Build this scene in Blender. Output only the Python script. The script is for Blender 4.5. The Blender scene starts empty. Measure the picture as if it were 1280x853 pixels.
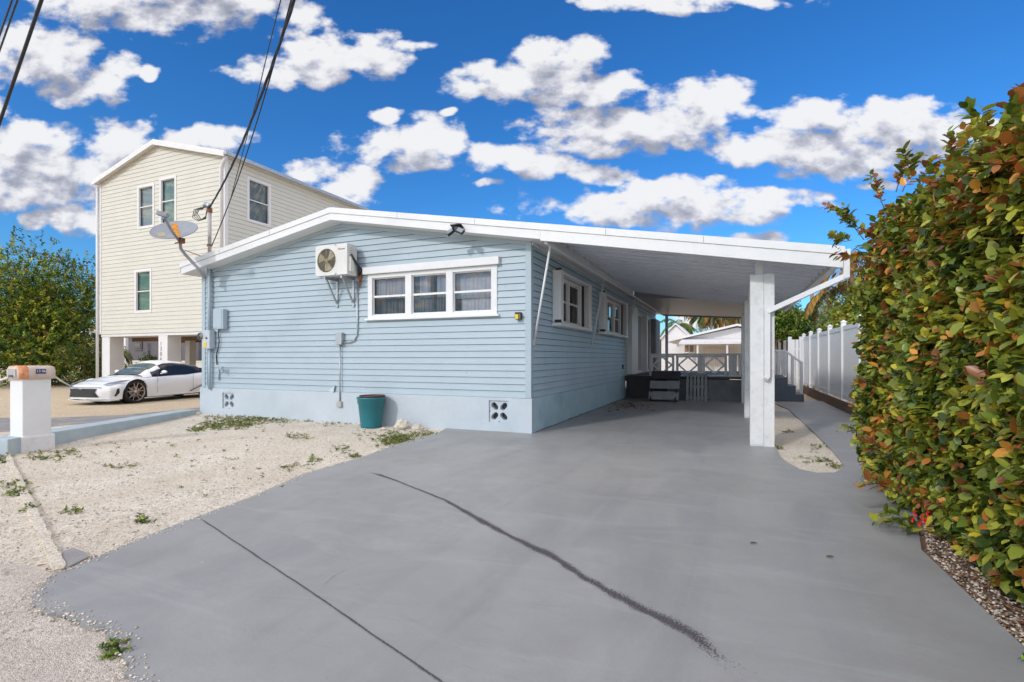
import bpy, bmesh, math, random
import numpy as np
from mathutils import Vector, Matrix, noise
random.seed(7); rng = np.random.default_rng(7)
sc = bpy.context.scene
C = bpy.data.collections.new("scene_objects"); sc.collection.children.link(C)
H = 1.4
FW = Vector((-.3947, .9188, 0)); RT = Vector((.9188, .3947, 0))

# ------------------------------------------------------------------ measuring helpers
def ray(px):
    a = (px-640)/640; return FW + RT*a
def gp(px, py, z=0.0):
    t = 640*(H-z)/(py-447); r = ray(px)*t
    return Vector((r.x, r.y, z))
def atY(px, py, Y):
    r = ray(px); t = Y/r.y
    return Vector((r.x*t, Y, H+(447-py)/640*t))
def atX(px, py, X):
    r = ray(px); t = X/r.x
    return Vector((X, r.y*t, H+(447-py)/640*t))
def XY(px, Y): return atY(px, 447, Y).x

# ------------------------------------------------------------------ materials
def newmat(name):
    m = bpy.data.materials.new(name); m.use_nodes = True
    return m, m.node_tree, m.node_tree.nodes['Principled BSDF']
def ramp(nt, pts):
    r = nt.nodes.new('ShaderNodeValToRGB'); e = r.color_ramp.elements
    while len(e) < len(pts): e.new(.5)
    for i, (p, c) in enumerate(pts):
        e[i].position = p; e[i].color = (*c, 1) if len(c) == 3 else c
    return r
def pm(name, col, rough=.6, var=.08, scale=3., bump=0., bscale=60., metal=0., dirt=None, dirtamt=.5, dscale=1.5, spec=.5, stretch=None):
    m, nt, b = newmat(name); L = nt.links.new
    b.inputs['Roughness'].default_value = rough; b.inputs['Metallic'].default_value = metal
    b.inputs['Specular IOR Level'].default_value = spec
    g = nt.nodes.new('ShaderNodeNewGeometry'); src = g.outputs['Position']
    if stretch:
        mp = nt.nodes.new('ShaderNodeMapping'); mp.inputs['Scale'].default_value = stretch
        L(src, mp.inputs['Vector']); src = mp.outputs['Vector']
    n = nt.nodes.new('ShaderNodeTexNoise'); n.inputs['Scale'].default_value = scale; n.inputs['Detail'].default_value = 6
    n.inputs['Roughness'].default_value = .62
    L(src, n.inputs['Vector'])
    lo = [c*(1-var) for c in col]; hi = [min(1, c*(1+var)) for c in col]
    r = ramp(nt, [(.3, lo), (.7, hi)]); L(n.outputs['Fac'], r.inputs['Fac'])
    out = r.outputs['Color']
    if dirt:
        n2 = nt.nodes.new('ShaderNodeTexNoise'); n2.inputs['Scale'].default_value = dscale; n2.inputs['Detail'].default_value = 9
        n2.inputs['Roughness'].default_value = .7; L(src, n2.inputs['Vector'])
        r2 = ramp(nt, [(.5, (0, 0, 0)), (.75, (dirtamt,)*3)]); L(n2.outputs['Fac'], r2.inputs['Fac'])
        mx = nt.nodes.new('ShaderNodeMixRGB'); L(r2.outputs['Color'], mx.inputs['Fac']); L(out, mx.inputs['Color1'])
        mx.inputs['Color2'].default_value = (*dirt, 1); out = mx.outputs['Color']
    L(out, b.inputs['Base Color'])
    if bump:
        n3 = nt.nodes.new('ShaderNodeTexNoise'); n3.inputs['Scale'].default_value = bscale; n3.inputs['Detail'].default_value = 5
        L(g.outputs['Position'], n3.inputs['Vector'])
        bp = nt.nodes.new('ShaderNodeBump'); bp.inputs['Strength'].default_value = bump; bp.inputs['Distance'].default_value = .01
        L(n3.outputs['Fac'], bp.inputs['Height']); L(bp.outputs['Normal'], b.inputs['Normal'])
    return m

def glass_mat(name, tint=(.75, .8, .8), ior=1.5, rough=.01):
    m, nt, b = newmat(name); L = nt.links.new; nt.nodes.remove(b)
    o = nt.nodes['Material Output']; t = nt.nodes.new('ShaderNodeBsdfTransparent'); t.inputs['Color'].default_value = (*tint, 1)
    gl = nt.nodes.new('ShaderNodeBsdfGlossy'); gl.inputs['Roughness'].default_value = rough
    fr = nt.nodes.new('ShaderNodeFresnel'); fr.inputs['IOR'].default_value = ior
    mx = nt.nodes.new('ShaderNodeMixShader'); L(fr.outputs[0], mx.inputs[0]); L(t.outputs[0], mx.inputs[1]); L(gl.outputs[0], mx.inputs[2])
    L(mx.outputs[0], o.inputs['Surface'])
    return m

def leaf_mat(name, rough=.4, trans=.25):
    m, nt, b = newmat(name); L = nt.links.new
    at = nt.nodes.new('ShaderNodeVertexColor'); at.layer_name = 'Col'
    L(at.outputs['Color'], b.inputs['Base Color']); b.inputs['Roughness'].default_value = rough
    b.inputs['Specular IOR Level'].default_value = .35
    tr = nt.nodes.new('ShaderNodeBsdfTranslucent'); L(at.outputs['Color'], tr.inputs['Color'])
    mx = nt.nodes.new('ShaderNodeMixShader'); mx.inputs[0].default_value = trans
    L(b.outputs[0], mx.inputs[1]); L(tr.outputs[0], mx.inputs[2]); L(mx.outputs[0], nt.nodes['Material Output'].inputs['Surface'])
    return m

def gravel_mat(name, base, dark, vs=55., tint=None):
    m, nt, b = newmat(name); L = nt.links.new; b.inputs['Roughness'].default_value = .9; b.inputs['Specular IOR Level'].default_value = .2
    g = nt.nodes.new('ShaderNodeNewGeometry'); P = g.outputs['Position']
    v = nt.nodes.new('ShaderNodeTexVoronoi'); v.inputs['Scale'].default_value = vs; L(P, v.inputs['Vector'])
    v2 = nt.nodes.new('ShaderNodeTexVoronoi'); v2.inputs['Scale'].default_value = vs*2.3; L(P, v2.inputs['Vector'])
    n = nt.nodes.new('ShaderNodeTexNoise'); n.inputs['Scale'].default_value = 1.3; n.inputs['Detail'].default_value = 8; n.inputs['Roughness'].default_value = .68; L(P, n.inputs['Vector'])
    # colour per pebble
    r = ramp(nt, [(0, [c*.72 for c in base]), (.5, base), (1, [min(1, c*1.18) for c in base])])
    sx = nt.nodes.new('ShaderNodeSeparateColor'); L(v.outputs['Color'], sx.inputs[0]); L(sx.outputs[0], r.inputs['Fac'])
    r2 = ramp(nt, [(.36, (1, 1, 1)), (.62, (0, 0, 0))]); L(n.outputs['Fac'], r2.inputs['Fac'])
    mul = nt.nodes.new('ShaderNodeMath'); mul.operation = 'MULTIPLY'; mul.inputs[1].default_value = .55; L(r2.outputs['Color'], mul.inputs[0])
    mx = nt.nodes.new('ShaderNodeMixRGB'); L(mul.outputs[0], mx.inputs['Fac']); L(r.outputs['Color'], mx.inputs['Color1']); mx.inputs['Color2'].default_value = (*dark, 1)
    # dark specks of soil between stones
    n4 = nt.nodes.new('ShaderNodeTexNoise'); n4.inputs['Scale'].default_value = 26; n4.inputs['Detail'].default_value = 6; n4.inputs['Roughness'].default_value = .75; L(P, n4.inputs['Vector'])
    r4 = ramp(nt, [(.58, (0, 0, 0)), (.66, (.85, .85, .85))]); L(n4.outputs['Fac'], r4.inputs['Fac'])
    mx2 = nt.nodes.new('ShaderNodeMixRGB'); L(r4.outputs['Color'], mx2.inputs['Fac']); L(mx.outputs['Color'], mx2.inputs['Color1'])
    mx2.inputs['Color2'].default_value = (dark[0]*.6, dark[1]*.55, dark[2]*.5, 1)
    L(mx2.outputs['Color'], b.inputs['Base Color'])
    ad = nt.nodes.new('ShaderNodeMath'); ad.operation = 'ADD'; L(v.outputs['Distance'], ad.inputs[0]); L(v2.outputs['Distance'], ad.inputs[1])
    bp = nt.nodes.new('ShaderNodeBump'); bp.invert = True; bp.inputs['Strength'].default_value = .7; bp.inputs['Distance'].default_value = .012
    L(ad.outputs[0], bp.inputs['Height']); L(bp.outputs['Normal'], b.inputs['Normal'])
    return m

def driveway_mat():
    m, nt, b = newmat('driveway_paint'); L = nt.links.new; b.inputs['Specular IOR Level'].default_value = .4
    g = nt.nodes.new('ShaderNodeNewGeometry'); P = g.outputs['Position']
    def nz(s, d=8, r=.65, st=None, rot=0):
        src = P
        if st:
            mp = nt.nodes.new('ShaderNodeMapping'); mp.inputs['Scale'].default_value = st; mp.inputs['Rotation'].default_value = (0, 0, rot); L(P, mp.inputs['Vector']); src = mp.outputs['Vector']
        n = nt.nodes.new('ShaderNodeTexNoise'); n.inputs['Scale'].default_value = s; n.inputs['Detail'].default_value = d; n.inputs['Roughness'].default_value = r
        n.inputs['Distortion'].default_value = .6; L(src, n.inputs['Vector']); return n.outputs['Fac']
    base = ramp(nt, [(.33, (.270, .268, .264)), (.5, (.302, .300, .295)), (.68, (.332, .330, .324))]); L(nz(.9), base.inputs['Fac'])
    def over(col_in, fac, c):
        mx = nt.nodes.new('ShaderNodeMixRGB'); L(fac, mx.inputs['Fac']); L(col_in, mx.inputs['Color1']); mx.inputs['Color2'].default_value = (*c, 1); return mx.outputs['Color']
    def fac(n, a, bb, amt):
        r = ramp(nt, [(a, (0, 0, 0)), (bb, (amt,)*3)]); L(n, r.inputs['Fac']); return r.outputs['Color']
    c = over(base.outputs['Color'], fac(nz(1.6, 6, .6, (1, .22, 1), .7), .50, .70, .45), (.20, .205, .215))
    c = over(c, fac(nz(2.2, 7, .7, (.3, 1.2, 1), .5), .54, .72, .5), (.40, .40, .40))
    c = over(c, fac(nz(9, 9, .8), .62, .74, .3), (.40, .40, .40))
    c = over(c, fac(nz(60, 4, .7), .62, .70, .4), (.19, .19, .195))
    c = over(c, fac(nz(4.5, 8, .75, (.35, 1.5, 1), -.5), .58, .68, .4), (.225, .225, .23))
    # sparse white flecks of chipped paint
    v = nt.nodes.new('ShaderNodeTexVoronoi'); v.inputs['Scale'].default_value = 2.6; L(P, v.inputs['Vector'])
    r = ramp(nt, [(.012, (1, 1, 1)), (.03, (0, 0, 0))]); L(v.outputs['Distance'], r.inputs['Fac'])
    c = over(c, r.outputs['Color'], (.52, .52, .5))
    L(c, b.inputs['Base Color'])
    rr = ramp(nt, [(.35, (.42,)*3), (.7, (.6,)*3)]); L(nz(1.1), rr.inputs['Fac']); L(rr.outputs['Color'], b.inputs['Roughness'])
    bp = nt.nodes.new('ShaderNodeBump'); bp.inputs['Strength'].default_value = .25; bp.inputs['Distance'].default_value = .006
    L(nz(35, 6, .7), bp.inputs['Height']); L(bp.outputs['Normal'], b.inputs['Normal'])
    return m

def ragged_mat(name, col, thr=.5):
    m, nt, b = newmat(name); L = nt.links.new; b.inputs['Base Color'].default_value = (*col, 1); b.inputs['Roughness'].default_value = .8
    g = nt.nodes.new('ShaderNodeNewGeometry'); n = nt.nodes.new('ShaderNodeTexNoise'); n.inputs['Scale'].default_value = 90; n.inputs['Detail'].default_value = 5
    n.inputs['Roughness'].default_value = .75
    L(g.outputs['Position'], n.inputs['Vector']); r = ramp(nt, [(thr-.03, (0, 0, 0)), (thr+.03, (1, 1, 1))]); L(n.outputs['Fac'], r.inputs['Fac'])
    at = nt.nodes.new('ShaderNodeVertexColor'); at.layer_name = 'edge'; sp_ = nt.nodes.new('ShaderNodeSeparateColor'); L(at.outputs['Color'], sp_.inputs[0])
    ad = nt.nodes.new('ShaderNodeMath'); ad.operation = 'MULTIPLY_ADD'; L(sp_.outputs[0], ad.inputs[0]); ad.inputs[1].default_value = .27; ad.inputs[2].default_value = -.19
    a2 = nt.nodes.new('ShaderNodeMath'); a2.operation = 'ADD'; L(ad.outputs[0], a2.inputs[0]); L(n.outputs['Fac'], a2.inputs[1]); L(a2.outputs[0], r.inputs['Fac'])
    L(r.outputs['Color'], b.inputs['Alpha'])
    return m

M = {}
BLUE = (.385, .468, .52)
M['siding'] = pm('siding_blue', BLUE, .5, .04, 1.2, .15, 40, dirt=(.35, .43, .49), dirtamt=.5, dscale=.8)
M['siding_side'] = pm('siding_blue_weathered_lifted', (.42, .56, .65), .45, .08, 1.2, .15, 40, dirt=(.48, .50, .58), dirtamt=.55, dscale=.6)  # front wall's paint again, base raised to lift the shaded side
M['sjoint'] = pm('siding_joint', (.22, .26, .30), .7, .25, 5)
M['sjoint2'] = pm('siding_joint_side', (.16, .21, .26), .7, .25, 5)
M['bjoint'] = pm('siding_joint_beige', (.44, .41, .35), .7, .2, 5)
M['found'] = pm('foundation_blue', (.49, .545, .59), .6, .05, 2, .5, 25, dirt=(.40, .49, .55), dirtamt=.6)
M['found_side'] = pm('foundation_blue_worn', (.42, .60, .67), .6, .10, 2, .6, 25, dirt=(.24, .40, .50), dirtamt=.8, dscale=1.2)
M['white'] = pm('white_paint', (.74, .74, .74), .45, .03, 2, .08, 50, dirt=(.58, .57, .55), dirtamt=.3, dscale=3)
M['worn'] = pm('white_paint_worn', (.72, .72, .72), .55, .05, 4, .3, 40, dirt=(.42, .38, .34), dirtamt=.55, dscale=7)
M['pan'] = pm('roof_pan_aluminium', (.72, .76, .84), .3, .06, 1.5, .0, metal=.0, dirt=(.36, .37, .41), dirtamt=.5, spec=.6)
M['porchpan'] = pm('porch_roof_pan', (.30, .31, .34), .4, .06, 1.5)
M['rooftop'] = pm('roof_top', (.7, .7, .7), .6, .05, 2)
M['glass'] = glass_mat('window_glass')
M['curtain'] = pm('curtain_cloth', (.50, .46, .52), .9, .08, 6)
M['blind_or_backing'] = pm('blind_slats', (.5, .52, .5), .6, .05, 6)
M['blind_or_backing2'] = pm('blind_pale_green_reflection', (.40, .50, .42), .4, .3, 3)  # pale blind with the window's green reflection put into its colour
M['greenglass'] = pm('blind_green', (.20, .36, .24), .15, .2, 2, spec=.8)
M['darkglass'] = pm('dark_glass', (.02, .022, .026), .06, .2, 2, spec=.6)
M['black'] = pm('black_plastic', (.02, .02, .02), .5, .1, 5)
M['rubber'] = pm('rubber', (.018, .018, .018), .75, .1, 8)
M['grey_metal'] = pm('grey_metal', (.30, .31, .32), .45, .1, 8, metal=.4)
M['galv'] = pm('galvanised', (.42, .44, .46), .4, .1, 9, metal=.6, dirt=(.3, .28, .26), dscale=8)
M['dish'] = pm('dish_grey', (.27, .29, .33), .6, .06, 4, dirt=(.42, .36, .25), dirtamt=.35, dscale=4)
M['rust'] = pm('rust', (.26, .09, .035), .85, .35, 22, .5, 60, dirt=(.09, .04, .025), dirtamt=.9, dscale=18)
M['rustpipe'] = pm('rusty_pipe', (.46, .42, .40), .6, .1, 10, .2, 60, dirt=(.22, .08, .04), dirtamt=.95, dscale=5)
M['ac'] = pm('ac_enamel', (.70, .69, .66), .4, .03, 5, dirt=(.55, .5, .4), dirtamt=.3, dscale=6)
M['tan'] = pm('tan_blade', (.42, .37, .24), .6, .2, 8)
M['teal'] = pm('teal_plastic', (.008, .16, .20), .35, .12, 4, spec=.5, dirt=(.05, .2, .22), dirtamt=.5)
M['brownpot'] = pm('brown_plastic', (.10, .045, .035), .6, .2, 6)
M['soil'] = pm('soil', (.07, .045, .03), .95, .3, 20, .8, 40)
M['rock'] = pm('coral_rock', (.62, .57, .48), .9, .15, 12, .9, 35, dirt=(.3, .25, .2), dirtamt=.7, dscale=9)
M['driveway'] = driveway_mat()
M['gravel'] = gravel_mat('coral_gravel', (.78, .715, .61), (.60, .49, .37))
M['sand'] = gravel_mat('sand_ground', (.66, .53, .37), (.55, .45, .32), 40)
M['shoulder'] = gravel_mat('broken_concrete', (.68, .61, .54), (.50, .42, .35), 70)
M['mulch'] = gravel_mat('mulch', (.27, .19, .14), (.12, .07, .045), 45)
M['pebble'] = pm('pebble_stone', (.66, .60, .52), .8, .22, 30)
M['concrete'] = pm('concrete_pale', (.44, .42, .40), .85, .12, 4, .5, 40, dirt=(.28, .26, .25), dirtamt=.6)
M['asphalt'] = pm('asphalt_old', (.26, .25, .25), .9, .15, 3, .6, 60, dirt=(.42, .37, .30), dirtamt=.8)
M['kerb'] = pm('kerb_blue', (.40, .48, .53), .75, .08, 3, .4, 30, dirt=(.55, .53, .5), dirtamt=.6, dscale=3)
M['tar'] = ragged_mat('tar_patch', (.085, .075, .08), .49)
M['scuff'] = ragged_mat('paint_scuff', (.42, .42, .41), .60)
M['rjoint'] = ragged_mat('joint_line', (.07, .07, .075), .40)
M['joint'] = pm('joint_dark', (.06, .06, .065), .8, .3, 20)
M['beige'] = pm('siding_beige', (.63, .60, .52), .6, .03, 1.5, .1, 40)
M['nwhite'] = pm('neighbour_white', (.72, .70, .69), .6, .03, 2)
M['brownwall'] = pm('brown_wall', (.27, .19, .14), .8, .1, 3)
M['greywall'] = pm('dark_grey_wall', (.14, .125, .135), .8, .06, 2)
M['metalroof'] = pm('metal_roof', (.62, .64, .66), .4, .05, 1)
M['cream'] = pm('cream_wall', (.66, .61, .52), .8, .05, 2)
M['carpaint'] = pm('car_paint_white', (.88, .88, .89), .25, .01, 2, spec=.6)
M['carpaint'].node_tree.nodes['Principled BSDF'].inputs['Coat Weight'].default_value = .6
M['chrome'] = pm('alloy', (.62, .50, .44), .25, .05, 2, metal=.85)
M['chrome2'] = pm('bright_trim', (.35, .36, .38), .3, .05, 2, metal=.8)
M['lamp'] = pm('lamp_glass', (.22, .25, .30), .1, .3, 12, spec=.9)
M['deckdark'] = pm('deck_dark', (.045, .042, .045), .6, .2, 5, .2, 30, dirt=(.09, .08, .075), dirtamt=.6)
M['deckface'] = pm('deck_face_concrete', (.20, .20, .205), .85, .2, 3, .5, 30, dirt=(.2, .19, .185), dirtamt=.7, dscale=2)
M['greywood'] = pm('grey_painted_wood', (.28, .285, .29), .6, .12, 6, .2, 40, dirt=(.13, .12, .12), dirtamt=.5, dscale=5)
M['railwood'] = pm('rail_wood', (.74, .73, .73), .6, .12, 6, .2, 40, dirt=(.26, .2, .16), dirtamt=.6, dscale=6)
M['bluestep'] = pm('step_paint', (.085, .105, .14), .55, .1, 4)
M['timber'] = pm('timber_board', (.17, .10, .065), .8, .25, 4, .5, 40, stretch=(6, .6, 6), dirt=(.27, .2, .14), dirtamt=.5)
M['vinyl'] = pm('vinyl_fence', (.84, .84, .85), .4, .02, 3, dirt=(.6, .6, .6), dirtamt=.3)
M['barkm'] = pm('bark', (.17, .13, .09), .9, .25, 8, .8, 40)
M['palmbark'] = pm('palm_bark', (.36, .31, .26), .9, .2, 8, .6, 30)
M['leaf'] = leaf_mat('leaf', .32, .22); M['leafd'] = leaf_mat('leaf_dull', .55, .2)
M['rope'] = pm('rope_white', (.68, .66, .6), .8, .1, 20)
M['cable'] = pm('cable_black', (.015, .015, .017), .5, .1, 5)
M['yellow'] = pm('yellow_tag', (.75, .55, .03), .5, .1, 10)
M['navy'] = pm('navy_plate', (.03, .05, .14), .4, .1, 10)
M['textwhite'] = pm('lettering_pale', (.75, .75, .72), .6, .03, 10)
M['textred'] = pm('lettering_red', (.20, .03, .05), .6, .03, 10)
M['textgrey'] = pm('lettering_grey', (.22, .20, .20), .6, .03, 10)
M['skin'] = pm('mailbox_wrap', (.62, .50, .43), .7, .1, 5, .5, 18, dirt=(.72, .19, .05), dirtamt=.0, dscale=3)
M['peel'] = pm('mailbox_orange', (.68, .26, .10), .7, .25, 12, .3, 30, dirt=(.7, .6, .5), dirtamt=.8, dscale=9)
M['red'] = pm('flower_red', (.75, .02, .02), .5, .1, 10)
M['dryleaf'] = pm('dry_leaf', (.30, .14, .06), .8, .4, 40)

# ------------------------------------------------------------------ object helpers
ORG = {}
def tag(o, label=None, cat=None, group=None, kind=None):
    if label: o['label'] = label
    if cat: o['category'] = cat
    if group: o['group'] = group
    if kind: o['kind'] = kind
    return o
def thing(name, loc, label, cat, group=None, rz=0):
    o = bpy.data.objects.new(name, None); o.empty_display_size = .2; C.objects.link(o)
    o.location = loc; o.rotation_euler = (0, 0, rz); ORG[o.name] = Vector(loc) if rz == 0 else Vector((0, 0, 0))
    return tag(o, label, cat, group)

class MB:
    def __init__(s): s.v = []; s.f = []; s.m = []; s.mi = 0; s.sm = []
    def add(s, vs, fs, smooth=False):
        n = len(s.v); s.v += [tuple(v) for v in vs]
        for f in fs: s.f.append([i+n for i in f]); s.m.append(s.mi); s.sm.append(smooth)
        return s
    def box(s, x0, x1, y0, y1, z0, z1, T=None):
        vs = [Vector((x, y, z)) for z in (z0, z1) for x, y in ((x0, y0), (x1, y0), (x1, y1), (x0, y1))]
        if T: vs = [T @ v for v in vs]
        return s.add(vs, [(0, 3, 2, 1), (4, 5, 6, 7), (0, 1, 5, 4), (1, 2, 6, 5), (2, 3, 7, 6), (3, 0, 4, 7)])
    def bar(s, a, b, w, h, up=(0, 0, 1)):
        a = Vector(a); b = Vector(b); d = (b-a).normalized(); up = Vector(up)
        x = d.cross(up)
        if x.length < 1e-4: x = d.cross(Vector((1, 0, 0)))
        x.normalize(); y = x.cross(d).normalized(); vs = []
        for p in (a, b):
            for sx, sy in ((-1, -1), (1, -1), (1, 1), (-1, 1)): vs.append(p+x*sx*w/2+y*sy*h/2)
        return s.add(vs, [(0, 1, 2, 3), (4, 7, 6, 5), (0, 4, 5, 1), (1, 5, 6, 2), (2, 6, 7, 3), (3, 7, 4, 0)])
    def tube(s, pts, r, n=10, caps=True):
        pts = [Vector(p) for p in pts]; rs = r if isinstance(r, (list, tuple)) else [r]*len(pts); vs = []; fs = []
        px = None
        for i, p in enumerate(pts):
            d = (pts[min(i+1, len(pts)-1)]-pts[max(i-1, 0)]).normalized()
            if px is None: px = d.orthogonal().normalized()
            else: px = (px-d*px.dot(d)); px = px.normalized() if px.length > 1e-5 else d.orthogonal().normalized()
            py = d.cross(px)
            for k in range(n):
                a = 2*math.pi*k/n; vs.append(p+(px*math.cos(a)+py*math.sin(a))*rs[i])
        for i in range(len(pts)-1):
            for k in range(n): fs.append((i*n+k, i*n+(k+1) % n, (i+1)*n+(k+1) % n, (i+1)*n+k))
        s.add(vs, fs, True)
        if caps:
            m = len(s.v)-len(vs)
            s.f.append([m+k for k in range(n)][::-1]); s.m.append(s.mi); s.sm.append(False)
            s.f.append([m+(len(pts)-1)*n+k for k in range(n)]); s.m.append(s.mi); s.sm.append(False)
        return s
    def lathe(s, prof, c, n=28, ax=(0, 0, 1), xa=None, smooth=True):
        c = Vector(c); z = Vector(ax).normalized(); x = Vector(xa).normalized() if xa else z.orthogonal().normalized(); y = z.cross(x); vs = []; fs = []
        for r, h in prof:
            for k in range(n):
                a = 2*math.pi*k/n; vs.append(c+z*h+(x*math.cos(a)+y*math.sin(a))*r)
        for i in range(len(prof)-1):
            for k in range(n): fs.append((i*n+k, i*n+(k+1) % n, (i+1)*n+(k+1) % n, (i+1)*n+k))
        return s.add(vs, fs, smooth)
    def prism(s, poly, z0, z1, axis='z'):
        n = len(poly)
        def P(a, b, c): return (a, b, c) if axis == 'z' else ((a, c, b) if axis == 'y' else (c, a, b))
        vs = [P(a, b, z0) for a, b in poly]+[P(a, b, z1) for a, b in poly]
        fs = [list(range(n))[::-1], list(range(n, 2*n))]+[(i, (i+1) % n, n+(i+1) % n, n+i) for i in range(n)]
        return s.add(vs, fs)
    def build(s, name, mat, parent=None, bevel=0, smooth=False, T=None, recalc=True, **tg):
        me = bpy.data.meshes.new(name)
        o = bpy.data.objects.new(name, me)
        org = Vector((0, 0, 0))
        if parent is not None: org = ORG.get(parent.name, Vector((0, 0, 0)))
        vs = [Vector(v)-org for v in s.v]
        if parent is None and 'org' in tg: pass
        me.from_pydata(vs, [], s.f)
        for m in (mat if isinstance(mat, (list, tuple)) else [mat]): me.materials.append(m)
        me.polygons.foreach_set('material_index', s.m); me.polygons.foreach_set('use_smooth', [smooth or q for q in s.sm])
        if recalc:
            bm = bmesh.new(); bm.from_mesh(me); bmesh.ops.recalc_face_normals(bm, faces=bm.faces); bm.to_mesh(me); bm.free()
        me.update(); C.objects.link(o)
        if parent is not None: o.parent = parent; ORG[o.name] = org
        if bevel:
            b = o.modifiers.new('bevel', 'BEVEL'); b.width = bevel; b.segments = 2; b.limit_method = 'ANGLE'; b.angle_limit = math.radians(40)
        if tg: tag(o, **tg)
        return o
def text(name, s, size, M4, mat, parent, ext=.002):
    cu = bpy.data.curves.new(name, 'FONT'); cu.body = s; cu.size = size; cu.extrude = ext; cu.align_x = 'CENTER'; cu.align_y = 'CENTER'
    o = bpy.data.objects.new(name, cu); C.objects.link(o); bpy.context.view_layer.update()
    me = bpy.data.meshes.new_from_object(o); bpy.data.objects.remove(o)
    me.transform(M4)
    org = ORG.get(parent.name, Vector((0, 0, 0))); me.transform(Matrix.Translation(-org))
    me.materials.append(mat); o = bpy.data.objects.new(name, me); C.objects.link(o); o.parent = parent; ORG[o.name] = org
    return o

# ------------------------------------------------------------------ leaves
def leaf_arrays(pos, dirs, nrm, ln, wd, col, rich=False, fold=.25):
    """one leaf per row: pos base, dirs along the leaf, nrm upper side"""
    d = dirs/np.linalg.norm(dirs, axis=1, keepdims=True)
    n = nrm-(nrm*d).sum(1, keepdims=True)*d; n /= np.linalg.norm(n, axis=1, keepdims=True)+1e-9
    s = np.cross(d, n); L = ln[:, None]; W = wd[:, None]
    if rich:
        rows = [(0, 0, 0), (.33, 0, 0), (.72, 0, -.03), (1, 0, -.10), (.28, -.46, fold*.4), (.70, -.42, fold*.3), (.28, .46, fold*.4), (.70, .42, fold*.3)]
        faces = [(0, 6, 1), (0, 1, 4), (1, 6, 7, 2), (1, 2, 5, 4), (2, 7, 3), (2, 3, 5)]
    else:
        rows = [(0, 0, 0), (.45, .5, fold*.4), (1, 0, -.05), (.45, -.5, fold*.4)]
        faces = [(0, 1, 2), (0, 2, 3)]
    V = np.stack([pos+d*L*a+s*W*b+n*W*c for a, b, c in rows], 1)
    return V, faces, col
def leaf_object(name, arrs, mat, parent=None, extra=None, **tg):
    V, faces, col = arrs; N, k = V.shape[:2]
    org = np.array(ORG.get(parent.name, (0, 0, 0))) if parent is not None else 0
    me = bpy.data.meshes.new(name); me.vertices.add(N*k); me.vertices.foreach_set('co', (V.reshape(-1, 3)-org).astype('f').ravel())
    idx = np.concatenate([np.array(f) for f in faces]); nl = len(idx)
    loops = (idx[None, :]+np.arange(N)[:, None]*k).ravel()
    me.loops.add(N*nl); me.loops.foreach_set('vertex_index', loops.astype('i'))
    tot = np.array([len(f) for f in faces]); st = np.concatenate([[0], np.cumsum(tot)[:-1]])
    me.polygons.add(N*len(faces)); me.polygons.foreach_set('loop_start', (st[None]+np.arange(N)[:, None]*nl).ravel().astype('i'))
    me.polygons.foreach_set('loop_total', np.tile(tot, N).astype('i')); me.polygons.foreach_set('use_smooth', np.ones(N*len(faces), bool))
    me.update(calc_edges=True)
    ca = me.color_attributes.new('Col', 'FLOAT_COLOR', 'CORNER')
    c4 = np.concatenate([col, np.ones((N, 1))], 1); ca.data.foreach_set('color', np.repeat(c4, nl, 0).astype('f').ravel())
    me.materials.append(mat); me.validate()
    o = bpy.data.objects.new(name, me); C.objects.link(o)
    if parent is not None: o.parent = parent; ORG[o.name] = Vector(org)
    if tg: tag(o, **tg)
    return o
def unit(n): 
    v = rng.normal(size=(n, 3)); return v/np.linalg.norm(v, axis=1, keepdims=True)
def pick(pal, w, n):
    w = np.array(w, float); w /= w.sum(); i = rng.choice(len(pal), n, p=w)
    return np.array(pal)[i]*rng.uniform(.7, 1.3, (n, 1))
GREENS = [(.045, .09, .014), (.09, .15, .022), (.15, .21, .03), (.25, .26, .035)]

def sprays(P, out, per, tw, leafL, colc, up=.5, spread=.9, jit=.35):
    """clusters of leaves along short twigs starting at P and growing along out"""
    n = len(P); d = out+unit(n)*.7+np.array([0, 0, up]); d /= np.linalg.norm(d, axis=1, keepdims=True)
    k = np.arange(per)/per
    pos = P[:, None]+d[:, None]*(k[None, :, None]*tw)+unit(n*per).reshape(n, per, 3)*tw*.06
    a = unit(n*per).reshape(n, per, 3); side = np.cross(d[:, None], a); side /= np.linalg.norm(side, axis=2, keepdims=True)
    ld = d[:, None]*(.6)+side*spread; pos = pos.reshape(-1, 3); ld = ld.reshape(-1, 3)
    nr = unit(n*per)*.6+np.array([0, 0, .9])+np.repeat(out, per, 0)*.5
    L = leafL*rng.uniform(.5, 1.3, n*per)
    col = np.repeat(colc, per, 0)*rng.uniform(1-jit, 1+jit, (n*per, 1))
    return pos, ld, nr, L, np.clip(col, 0, 1)

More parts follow.
